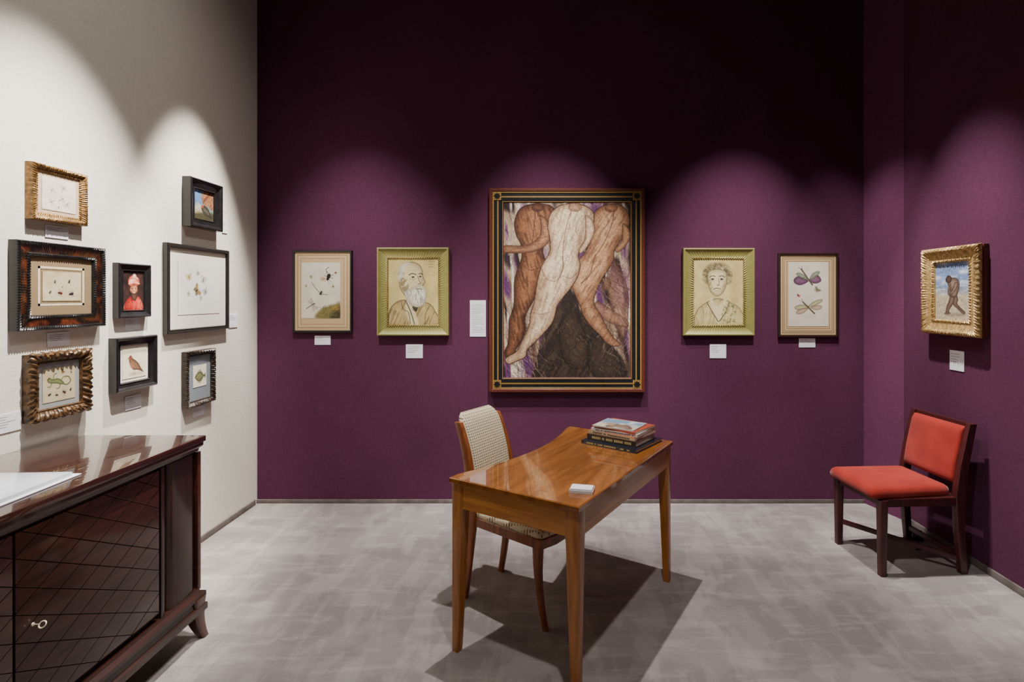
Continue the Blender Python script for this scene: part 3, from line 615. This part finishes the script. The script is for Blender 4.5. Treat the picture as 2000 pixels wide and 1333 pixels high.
# ------------------------------------------------------------------ back wall pictures
x, z, w, h, d = px_back(955, 367, 1260, 767, .05)
r = root('framed_painting', None, label='large painting of three bare backs in black and gold banded frame', category='painting', mat=wall_matrix('back', x, z))
prof = [(0,0,0),(0,.045,0),(.004,.05,0),(.022,.05,0),(.026,.044,1),(.036,.044,2),(.038,.040,2),(.060,.040,1),(.070,.040,2),(.092,.038,2),(.098,.036,1),(.102,.036,0),(.108,.028,0)]
frame_mesh(w, h, prof, [M_bigwood, M_goldline, M_black], r, 1)
for sx in (-1, 1):
    for sy in (-1, 1):
        bm = bmesh.new(); cx = sx*(w/2-.060); cy = sy*(h/2-.060)
        add_box(bm, (cx, cy, .0425), (.060, .060, .005))
        vs = [bm.verts.new((cx+(.027 if i % 2 == 0 else .017)*math.cos(i*math.pi/8), cy+(.027 if i % 2 == 0 else .017)*math.sin(i*math.pi/8), .0456)) for i in range(16)]
        f = bm.faces.new(vs); f.material_index = 1
        e = bmesh.ops.extrude_face_region(bm, geom=[f]); bmesh.ops.translate(bm, vec=(0,0,.002), verts=[v for v in e['geom'] if isinstance(v, bmesh.types.BMVert)])
        bm_out(bm, 'corner_ornament', r, [M_goldline, M_black], 30, 'gold corner square with black star rosette')
art_big().obj('painted_canvas', w-.216, h-.216, .029, r)

def olive(x0, y0, x1, y1, canvas, label):
    x, z, w, h, d = px_back(x0, y0, x1, y1, .035)
    prof = [(0,0,0),(0,.034,0),(.005,.037,0),(.012,.036,0),(.016,.030,0),(.06,.020,0),(.068,.022,1),(.074,.024,1),(.080,.022,1),(.082,.016,1)]
    picture('framed_drawing', 'back', x, z, w, h, label, prof, [M_olive, M_olivegold], None, canvas, 0, 0, n=140, orn=rope(.017, .0035, (6,7,8), .0), cat='drawing')
olive(736, 484, 876, 656, art_oldman(), 'pencil portrait of bearded old man in wide olive-green frame')
olive(1335, 485, 1474, 656, art_curly(), 'pencil portrait of curly-haired sitter in wide olive-green frame')

x, z, w, h, d = px_back(571, 489, 687, 650, .025)
picture('framed_drawing', 'back', x, z, w, h, 'beetle and dragonfly study in thin dark frame with tan mount',
        [(0,0,0),(0,.022,0),(.003,.025,0),(.014,.025,0),(.016,.016,0)], [M_blackthin], [M_mattan, M_matcream, M_line], art_bugsleft(), 76*d, 109*d, dx=(626-629)*d, dy=(569.5-567.5)*d, lines=((.022,.003,2),(.034,.002,1),(.046,.002,2)), cat='drawing')
x, z, w, h, d = px_back(1521, 494, 1638, 659, .025)
picture('framed_drawing', 'back', x, z, w, h, 'winged grasshopper study in dark brown frame with lined mount',
        [(0,0,0),(0,.022,0),(.003,.025,0),(.014,.025,0),(.018,.016,0)], [M_brownthin], [M_mattan, M_matcream, M_line], art_bugsright(), 78*d, 126*d, dx=.0, dy=.006, lines=((.016,.004,2),(.028,.003,2),(.038,.002,1),(.046,.002,2)), cat='drawing')

def px_right(x, y, t=.07):
    Y = (XR-t)*F/(x-CX); return Y, H-(y-CY)*Y/F
ya, _ = px_right(1798, 0); yb, _ = px_right(1908, 0)
_, zt = px_right(1798, 490); _, zb = px_right(1908, 660)
picture('framed_painting', 'right', (ya+yb)/2, (zt+zb)/2, ya-yb, zt-zb, 'small beach painting with striding figure in ornate gilt frame',
        [(0,0,1),(0,.03,1),(.006,.032,0),(-.004,.044,0),(0,.062,0),(.008,.07,0),(.018,.072,0),(.028,.062,0),(.038,.056,0),(.055,.050,0),(.070,.046,0),(.076,.051,0),(.082,.051,0),(.086,.046,0),(.09,.034,0)],
        [M_goldbright, M_bigwood], None, art_beach(), 0, 0, cat='painting', n=140, orn=rope(.016, .0035, (4,5,6,7,11,12), .002, .9), artname='painted_canvas')

# ------------------------------------------------------------------ left wall pictures
def leftpic(name, y0, y1, z0, z1, label, prof, fm, mi, cv, awf, ahf, **k):
    w = y1-y0; h = z1-z0; ins = prof[-1][0]
    return picture(name, 'left', (y0+y1)/2, (z0+z1)/2, w, h, label, prof, fm, mi, cv, (w-2*ins)*awf, (h-2*ins)*ahf, **k)
leftpic('framed_drawing', 2.262, 2.53, 1.880, 2.122, 'dragonfly studies in old gold beaded frame',
    [(0,0,0),(0,.02,0),(.002,.034,0),(.008,.038,0),(.014,.036,0),(.022,.026,0),(.03,.026,0),(.034,.02,0)], [M_gold], [M_matpink], art_flies(), .82, .82, n=120, orn=rope(.010, .0022, (2,3,4,6), .001, .8), cat='drawing')
leftpic('framed_drawing', 2.193, 2.625, 1.408, 1.785, 'beetle studies in wide tortoiseshell and ebony ripple frame',
    [(0,0,0),(0,.036,0),(.004,.042,0),(.012,.040,0),(.016,.034,1),(.048,.030,0),(.052,.036,0),(.060,.034,0),(.064,.022,0)], [M_black, M_tort], [M_matbrown, M_matcream, M_line], art_beetles(), .62, .52, n=160, orn=rope(.011, .002, (2,3,6,7)), lines=((.045,.01,1),(.052,.002,2)), cat='drawing')
leftpic('framed_painting', 2.712, 2.931, 1.442, 1.723, 'portrait of man in red robe and turban, black frame',
    [(0,0,0),(0,.03,0),(.006,.036,0),(.014,.03,0),(.032,.022,0),(.036,.026,0),(.040,.018,0)], [M_black], None, art_turban(), 1, 1, cat='painting', artname='painted_canvas')
leftpic('framed_painting', 3.222, 3.535, 1.975, 2.275, 'bird in a landscape in deep black box frame',
    [(0,0,0),(0,.05,0),(.006,.056,0),(.02,.05,0),(.024,.044,0),(.05,.034,0),(.056,.038,0),(.062,.026,0)], [M_black], None, art_birdland(), 1, 1, cat='painting', artname='painted_canvas')
leftpic('framed_drawing', 3.06, 3.645, 1.335, 1.861, 'butterfly studies with wide white mount in black frame',
    [(0,0,0),(0,.026,0),(.004,.03,0),(.016,.026,0),(.022,.028,0),(.026,.016,0)], [M_black], [M_matpale, M_matwhite, M_line], art_butterflies(), .74, .70, cat='drawing', dx=.004, dy=.01)
leftpic('framed_drawing', 2.249, 2.543, 1.018, 1.305, 'lizard and insect study in heavily carved bronzed frame',
    [(0,0,0),(0,.02,0),(-.004,.034,0),(.004,.046,0),(.012,.048,0),(.020,.046,0),(.028,.04,0),(.036,.030,0),(.042,.032,0),(.046,.02,0)], [M_bronzecarve], [M_matgrey], art_lizard(), .78, .76, n=130, orn=rope(.022, .004, (2,3,4,5,6), .004, 1.1), cat='drawing')
leftpic('framed_drawing', 2.687, 2.965, 1.066, 1.341, 'small brown bird study in stepped black frame',
    [(0,0,0),(0,.04,0),(.006,.046,0),(.014,.04,0),(.018,.032,0),(.034,.026,0),(.038,.03,0),(.044,.02,0)], [M_black], [M_matpale], art_bird(), .84, .84, cat='drawing')
leftpic('framed_drawing', 3.215, 3.489, .878, 1.218, 'flat fish study with blue-grey mount in carved dark frame',
    [(0,0,0),(0,.024,0),(.002,.034,0),(.010,.038,0),(.020,.032,0),(.026,.022,0),(.03,.024,0),(.034,.018,0)], [M_darkcarve], [M_matblue], art_fish(), .62, .50, n=110, orn=rope(.013, .004, (2,3,4), .002, .8), cat='drawing', dy=.01)

# ------------------------------------------------------------------ wall cards
def card(side, a, z, w, h, lines, label):
    me_r = root('wall_label', None, label=label, category='label', group='exhibit labels', mat=wall_matrix(side, a, z))
    box('card', (0, 0, .0015), (w, h, .003), M_white, me_r, bev=.0004, seg=1)
    bm = bmesh.new(); rr = random.Random(int(a*100)); lh = h*.8/max(lines, 6)
    for i in range(lines):
        L = w*.8*rr.uniform(.45, .9) if lines < 8 else w*.82*(1 if (i+1) % 7 else .5)
        add_box(bm, (-w*.41+L/2, h*.40-lh*(i+.5), .0032), (L, lh*.2, .0003))
    bm_out(bm, 'printed_lines', me_r, [M_ink], None)
def bc(x0, y0, x1, y1, n, l):
    x, z, w, h, d = px_back(x0, y0, x1, y1, .0); card('back', x, z, w, h, n, l)
bc(615,656,646,674,3,'small white printed label card below beetle study'); bc(793,673,826,700,4,'white printed label card below old man portrait'); bc(918,587,949,658,18,'tall white printed text card beside large painting')
bc(1386,673,1418,700,4,'white printed label card below curly-haired portrait'); bc(1560,661,1592,679,3,'small white printed label card below grasshopper study')
def lc(x0, y0, x1, y1, n, l):
    Y0 = -XL*F/(CX-x0); Y1 = -XL*F/(CX-x1); Ym = (Y0+Y1)/2
    card('left', Ym, H-((y0+y1)/2-CY)*Ym/F, Y1-Y0, (y1-y0)*Ym/F, n, l)
lc(87,442,132,466,3,'white label card under gold framed dragonflies'); lc(91,649,135,677,4,'white label card under tortoiseshell frame'); lc(243,621,273,645,3,'white label card under turban portrait')
lc(433,430,443,456,3,'white label card beside bird landscape'); lc(446,613,463,640,3,'white label card beside butterfly frame'); lc(-22,809,40,846,5,'white label card beside carved lizard frame')
lc(243,772,275,799,4,'white label card under bird study'); lc(375,794,398,814,3,'white label card under fish study')
Y0 = XR*F/(1856-CX); Y1 = XR*F/(1884-CX)
card('right', (Y0+Y1)/2, H-(705-CY)*(Y0+Y1)/2/F, Y0-Y1, 39*(Y0+Y1)/2/F, 4, 'white label card below gilt framed beach painting')

# ------------------------------------------------------------------ desk
TH = math.atan2(.856, .517)
tb = root('writing_desk', (.101, 2.644, 0), TH, 'glossy honey-coloured wooden desk with concave side and tapered legs', 'desk')
def desk_outline(ins):
    pts = [(-.54+ins, -.3225+ins), (.54-ins, -.3225+ins), (.54-ins, .3225-ins), (.49, .3225-ins)]
    for i in range(1, 24):
        t = i/24; xx = .47*(1-2*t); pts.append((xx, .3225-ins-.090*math.sin(math.pi*t)**.8))
    pts += [(-.49, .3225-ins), (-.54+ins, .3225-ins)]
    return pts
stack('table_top', desk_outline(0), [(.003,.737),(0,.740),(0,.757),(.004,.761)], M_honeytop, tb, 'polished honey brown desk top', sharp=30)
stack('apron', desk_outline(.012), [(0,.632),(0,.737)], M_honey, tb, sharp=30)
for sx in (-1, 1):
    for sy in (-1, 1):
        cx = sx*(.54-.038); cy = sy*(.3225-.038)
        bm = bmesh.new(); rs = []
        for zz, hw in ((0,.0160),(.02,.0170),(.3,.0220),(.6,.0275),(.632,.029),(.7365,.029)):
            ox = cx+sx*(.029-hw); oy = cy+sy*(.029-hw)
            rs.append([(ox+p[0], oy+p[1], zz) for p in rring(hw, hw, .003, 2)])
        rings_mesh(bm, rs); bm_out(bm, 'leg', tb, [M_honeyleg], 30)

# ------------------------------------------------------------------ cream chair
ch = root('dining_chair', (-.155, 2.77, 0), -math.atan2(.516, .857), 'walnut side chair upholstered in cream dotted fabric at the desk', 'chair')
bp = [(0,-.255),(.1,-.238),(.22,-.222),(.38,-.205),(.47,-.20),(.56,-.203),(.66,-.215),(.76,-.238),(.85,-.27),(.90,-.292)]
bps = spline([(b, a) for a, b in bp], False, 4)
def bx(zz): return float(np.interp(zz, [p[1] for p in bps], [p[0] for p in bps]))
for sy in (-1, 1):
    secs = []
    for xx, zz in bps:
        k = np.interp(zz, [0, .2, .42, .6, .9], [.011, .014, .02, .018, .015])
        yy = sy*np.interp(zz, [0, .42, .7, .9], [.155, .163, .167, .160])
        secs.append((xx, yy, zz, k*1.4, k*.9))
    loft('back_leg', secs, M_chairwood, ch, .5)
    sec = []
    for zz in np.linspace(0, .425, 9):
        t = zz/.425; sec.append((.245-.03*t-.018*math.sin(t*math.pi), sy*(.172+.015*t), zz, .0125+.012*t**1.6, .0125+.012*t**1.6))
    loft('front_leg', sec, M_chairwood, ch, .5)
secs = []
for zz in np.linspace(.50, .940, 26):
    hy = .154 if zz < .87 else .154-.035*((zz-.87)/.07)**2.4
    hx = .022 if zz < .9 else .022*math.sqrt(max(.06, 1-((zz-.9)/.041)**2))
    secs.append((bx(min(zz,.9))-(zz-.9)*.6*(zz > .9)+.004, 0, zz, hx, hy))
loft('backrest', secs, M_dotback, ch, .9, label='cream dotted upholstered backrest', sharp=70)
seat = [(.25,-.205),(.278,-.12),(.288,0),(.278,.12),(.25,.205),(.225,.215),(0,.19),(-.205,.165),(-.215,.0),(-.205,-.165),(0,-.19),(.225,-.215)]
stack('seat_rail', seat, [(.006,.385),(.0,.39),(0,.43),(.004,.434)], M_chairwood, ch)
stack('seat', seat, [(.006,.434),(.002,.446),(.006,.462),(.02,.472),(.06,.480),(.12,.484)], M_dotseat, ch, 'cream dotted upholstered seat', sharp=80, scale=True)

# ------------------------------------------------------------------ red chair
rc = root('dining_chair', (2.035, 3.20, 0), math.radians(5), 'dark maroon wooden chair with red velvet seat and back', 'chair')
for sy in (-1, 1):
    loft('front_leg', [(-.225, sy*.195, 0, .017, .017), (-.225, sy*.195, .42, .022, .022)], M_maroon, rc, .2)
    secs = [(.245, sy*.205, 0, .019, .017), (.225, sy*.205, .25, .023, .019), (.222, sy*.205, .44, .028, .02), (.25, sy*.205, .62, .026, .018), (.30, sy*.205, .835, .022, .016)]
    loft('back_leg', secs, M_maroon, rc, .2)
    bar('side_rail', (-.225, sy*.195, .405), (.225, sy*.205, .405), .026, .045, M_maroon, rc)
bar('front_rail', (-.225,-.195,.405), (-.225,.195,.405), .026, .045, M_maroon, rc)
bar('back_rail', (.222,-.2,.405), (.222,.2,.405), .026, .045, M_maroon, rc)
bar('top_rail', (.302,-.19,.822), (.302,.19,.822), .028, .026, M_maroon, rc)
bar('stretcher', (-.222,.195,.145), (.236,-.2,.075), .018, .028, M_maroon, rc)
bar('stretcher', (.238,.2,.09), (.238,-.2,.09), .018, .03, M_maroon, rc)
sp = [(-.285,-.205),(-.285,.205),(.19,.19),(.19,-.19)]
sp2 = []
for i in range(4):
    a = Vector(sp[i]); b = Vector(sp[(i+1)%4])
    for t in (.04,.15,.5,.85,.96): sp2.append(tuple(a.lerp(b, t)))
stack('seat', sp2, [(.012,.424),(.0,.432),(-.002,.455),(.004,.474),(.018,.486),(.05,.492),(.1,.494)], M_redvelvet, rc, 'red velvet seat pad', sharp=80, scale=True)
secs = []
for zz in np.linspace(.50, .815, 14):
    e = min(1, (zz-.5)/.02+.35, (.815-zz)/.02+.35)
    xx = np.interp(zz, [.44,.62,.835], [.222,.25,.30]); secs.append((xx-.012, 0, zz, .026*e, .188))
loft('backrest', secs, M_redvelvet, rc, .6, label='red velvet backrest pad', sharp=70)

# ------------------------------------------------------------------ sideboard
sb = root('sideboard', (-1.9, 1.608, 0), 0, 'dark glossy rosewood sideboard with diamond-grooved doors against cream wall', 'cabinet')
xf = .31
box('top_panel', (-.004, 0, .902), (.625, 1.72, .026), M_rosetop, sb, bev=.005, seg=3)
stack('top_moulding', [(-.31,-.85),(xf-.008,-.85),(xf-.008,.85),(-.31,.85)], [(.03,.845),(.014,.85),(.012,.862),(.004,.868),(0,.874),(0,.889)], M_roseedge, sb, sharp=30)
box('body', (-.02, 0, .53), (.58, 1.65, .63), M_rosev, sb, bev=.004)
for sy in (-1, 1):
    box('door', (xf-.032, sy*.2985, .545), (.02, .589, .585), M_door, sb, bev=.002, label='gloss door with diamond-grooved veneer')
    loft('corner_column', [(xf-.058, sy*.735, .215, .034, .085), (xf-.058, sy*.735, .845, .034, .085)], M_rosev, sb, .75)
    box('column_stile', (xf-.038, sy*.612, .53), (.035, .02, .63), M_rosev, sb, bev=.003)
    box('column_stile', (xf-.038, sy*.842, .53), (.035, .022, .63), M_roseedge, sb, bev=.004)
stack('base_moulding', [(-.31,-.862),(xf+.004,-.862),(xf+.004,.862),(-.31,.862)], [(.012,.115),(.0,.122),(0,.15),(.012,.156),(.014,.182),(.004,.188),(.004,.205),(.022,.215),(.024,.225)], M_rose, sb, sharp=30)
for sx in (-1, 1):
    for sy in (-1, 1):
        s = []
        for zz in np.linspace(0, .19, 10):
            t = zz/.19; off = .028*(1-t)**2.2
            s.append(((xf-.035 if sx > 0 else -.27)+sx*off*(1 if sx > 0 else .3), sy*(.82+off), zz, .016+.024*t, .016+.024*t))
        loft('foot', s, M_roseedge, sb, .3)
xd = xf-.022
bm = bmesh.new()
bmesh.ops.create_cone(bm, cap_ends=True, segments=20, radius1=.006, radius2=.005, depth=.003, matrix=Matrix.Translation((xd+.001, .058, .534)) @ Matrix.Rotation(math.pi/2, 4, 'Y'))
bm_out(bm, 'escutcheon', sb, [M_brass], 40, 'small brass keyhole plate')
bm = bmesh.new()
bmesh.ops.create_cone(bm, cap_ends=True, segments=12, radius1=.0016, radius2=.0016, depth=.022, matrix=Matrix.Translation((xd+.011, .058, .534)) @ Matrix.Rotation(math.pi/2, 4, 'Y'))
K = 24; rs = []
for i in range(K):
    a = 2*math.pi*i/K; ring = []
    for j in range(8):
        b = 2*math.pi*j/8; rr = .0110+.0020*math.cos(b)
        ring.append((xd+.030+rr*math.cos(a)*.95, .058+.0020*math.sin(b)+rr*math.sin(a)*.5, .534+rr*.72*math.sin(a)))
    rs.append(ring)
rings_mesh(bm, rs+[rs[0]], cap=False)
bmesh.ops.remove_doubles(bm, verts=bm.verts[:], dist=1e-5)
bm_out(bm, 'key', sb, [M_brass], 60, 'pale brass key with oval bow')

bd = root('ring_binder', (-1.83, 1.60, .9155), math.radians(3), 'open white ring binder with plastic sleeves on the sideboard', 'binder')
box('cover', (0, 0, .0025), (.33, .62, .004), M_white, bd, bev=.001)
M_sleeve = plain('sleeve_page', (204,210,220), .15, coat=.6)
box('page_stack', (-.0, .155, .011), (.30, .27, .012), M_sleeve, bd, bev=.002)
box('page_stack', (-.0, -.155, .0085), (.30, .27, .007), M_white, bd, bev=.002)
M_ring = plain('steel_ring', (180,180,184), .2, 1)
for k in (-.09, .09):
    bm = bmesh.new(); rs = []
    for i in range(15):
        a = math.pi*i/14
        rs.append([(k+.0022*math.sin(b), (.024+.0022*math.cos(b))*math.cos(a), .005+(.026+.0022*math.cos(b))*math.sin(a)) for b in [2*math.pi*j/8 for j in range(8)]])
    rings_mesh(bm, rs); bm_out(bm, 'ring', bd, [M_ring], 60, 'steel binder ring')

# ------------------------------------------------------------------ books
def book(x, y, z, w, dpt, t, rot, cover, label, spine=None, letter=None, top=None, hard=True):
    b = root('book', (x, y, z), rot, label, 'book', 'stack of art books on the desk')
    ct = .0025 if hard else .0008
    bm = bmesh.new()
    add_box(bm, (0, 0, ct/2), (w, dpt, ct)); add_box(bm, (0, 0, t-ct/2), (w, dpt, ct))
    add_box(bm, (0, -dpt/2+ct/2, t/2), (w, ct, t-2*ct), mi=1)
    bm_out(bm, 'cover', b, [cover, spine or cover], None)
    box('page_block', (0, .001, t/2), (w-.006*hard-.001, dpt-.006*hard-.003, t-2*ct-.0004), M_paper, b, bev=0)
    if letter:
        bm = bmesh.new(); rr = random.Random(int(t*10000)); p = -w*.40
        while p < w*.38:
            q = rr.choice((.006,.008,.010))
            if rr.random() < .84: add_box(bm, (p+q/2, -dpt/2-.0003, t/2), (q*.7, .0006, min(t*.42, .012)))
            p += q
        bm_out(bm, 'spine_lettering', b, [letter], None)
    if top is not None: top.obj('cover_picture', w*.96, dpt*.94, t+.0004, b)
    return b
RB = math.radians(-37); bx0, by0 = .375, 2.915; zz = .7612
orange = plain('orange_cover', (176,84,42), .4, coat=.3); whitec = plain('white_cover', (206,204,198), .35, coat=.3); brownc = plain('brown_cover', (84,54,36), .4, coat=.3); cream2 = plain('cream_spine', (204,184,146), .5); redc = plain('coral_cover', (170,76,52), .4, coat=.3); darkc = plain('charcoal_spine', (48,42,42), .4)
goldl = plain('gold_letter', (206,184,120), .4); inkl = plain('ink_letter', (50,44,44), .5)
book(bx0, by0, zz, .33, .30, .018, RB, M_navy, 'large navy blue hardcover with pale spine lettering', letter=goldl); zz += .0183
book(bx0-.004, by0+.002, zz, .29, .235, .032, RB+.03, brownc, 'thick brown hardcover with dark lettered spine', spine=darkc, letter=goldl); zz += .0323
book(bx0+.0, by0+.004, zz, .285, .23, .016, RB-.02, orange, 'orange paperback with cream lettered spine', spine=cream2, letter=inkl, hard=False); zz += .0163
book(bx0+.006, by0+.004, zz, .275, .22, .014, RB+.05, whitec, 'white softcover catalogue in book stack', letter=inkl, hard=False); zz += .0143
book(bx0+.008, by0+.008, zz, .27, .215, .011, RB-.04, redc, 'coral red softcover book', letter=None, hard=False); zz += .0113
cv = Cv(0, 0, 100, 74, 90, (116,138,164)); cv.mix(np.clip((cv.Y-30)/20, 0, 1), (190,176,150)); cv.form([(30,74),(40,44),(62,36),(84,50),(92,74)], (80,60,50), (120,94,78), 10, .9); cv.mix((cv.vn(18,3)-.5)*2, (206,200,188)); cv.ell(30,48,12,9,(150,122,96),.8,20,3)
book(bx0-.012, by0-.002, zz, .235, .19, .006, RB+.10, whitec, 'thin magazine with blue and sand picture cover', top=cv, hard=False)

cd = root('card_box', (.118, 2.18, .7612), math.radians(-12), 'small clear tray of white business cards on the desk', 'card holder')
M_acr = plain('clear_acrylic', (226,226,226), .1, coat=.5)
bm = bmesh.new(); add_box(bm, (0,0,.001), (.096,.064,.002))
for s in (-1, 1):
    add_box(bm, (s*.047,0,.007), (.002,.064,.010)); add_box(bm, (0,s*.031,.007), (.092,.002,.010))
bm_out(bm, 'tray', cd, [M_acr], None, 'clear acrylic tray')
box('card_stack', (0,0,.010), (.088,.056,.0155), M_white, cd, bev=.0006, label='stack of white business cards')

pa = root('power_adapter', (2.345, 3.46, 0), math.radians(60), 'black power adapter with cable on the carpet', 'power adapter')
box('housing', (0, 0, .015), (.12, .06, .028), M_plastic, pa, bev=.006, seg=3)
P = spline([(-.055,0,.012),(-.08,.0,.005),(-.12,.01,.005),(-.17,.0,.005),(-.22,.02,.005)], False, 6)
bm = bmesh.new(); rs = []
for i, p in enumerate(P):
    q = P[min(i+1, len(P)-1)]-P[max(i-1, 0)]; q = Vector(q).normalized(); sd = q.cross(Vector((0,0,1))).normalized(); up = sd.cross(q)
    rs.append([tuple(Vector(p)+sd*.004*math.cos(a)+up*.004*math.sin(a)) for a in [2*math.pi*j/8 for j in range(8)]])
rings_mesh(bm, rs); bm_out(bm, 'cable', pa, [M_plastic], 60)

# ------------------------------------------------------------------ lights
def spot(loc, aim, W, deg, blend=.6, col=(1,.93,.86), rad=.03):
    l = bpy.data.lights.new('spot_light', 'SPOT'); l.energy = W; l.spot_size = math.radians(deg); l.spot_blend = blend; l.color = col; l.shadow_soft_size = rad
    o = bpy.data.objects.new('spot_light', l); COL.objects.link(o); o.location = loc
    o.rotation_euler = (Vector(aim)-Vector(loc)).to_track_quat('-Z', 'Y').to_euler()
cool = (1, .95, .94)
spot((-1.50, 2.75, 3.9), (-1.36, YB, 1.00), 480, 47, 1.0, cool)
spot((-.05, 2.75, 3.9), (-.05, YB, 1.10), 560, 45, 1.0, cool)
spot((1.38, 2.75, 3.9), (1.38, YB, 1.05), 640, 45, 1.0, cool)
spot((1.40, 3.12, 3.9), (XR, 3.08, 1.00), 760, 40, 1.0, cool)
spot((1.2, 3.0, 4.2), (2.38, 3.90, 1.6), 520, 24, 1.0, cool)  # extra spot added only to brighten the corner strip
spot((-1.42, 3.30, 3.9), (XL, 3.30, 1.25), 1150, 34, .7, (1,.945,.87))
spot((-1.05, 2.28, 4.0), (XL, 2.30, 1.10), 1350, 43, .8, (1,.945,.87))
spot((-.2, 1.9, 4.3), (XL, 2.2, 2.0), 90, 95, 1.0, (1,.95,.89), .1)  # broad soft fill added to lift the left wall
spot((-.10, 2.95, 4.25), (.35, 2.4, 0), 540, 75, .7, cool, .03)
spot((.2, 1.0, 4.25), (.4, 1.7, 0), 260, 95, .8, cool, .06)
wd = bpy.data.worlds.new('gallery_ambient'); scene.world = wd; wd.use_nodes = True
wd.node_tree.nodes['Background'].inputs[0].default_value = (.95, .96, 1, 1); wd.node_tree.nodes['Background'].inputs[1].default_value = .08

# ------------------------------------------------------------------ camera
cam = bpy.data.cameras.new('camera'); co = bpy.data.objects.new('camera', cam); COL.objects.link(co)
co.location = (0, 0, H); co.rotation_euler = (math.pi/2, 0, 0)
cam.sensor_width = 36; cam.lens = F/2000*36; cam.shift_x = -(CX-1000)/2000; cam.shift_y = -(666.5-CY)/2000
cam.clip_start = .05
scene.camera = co
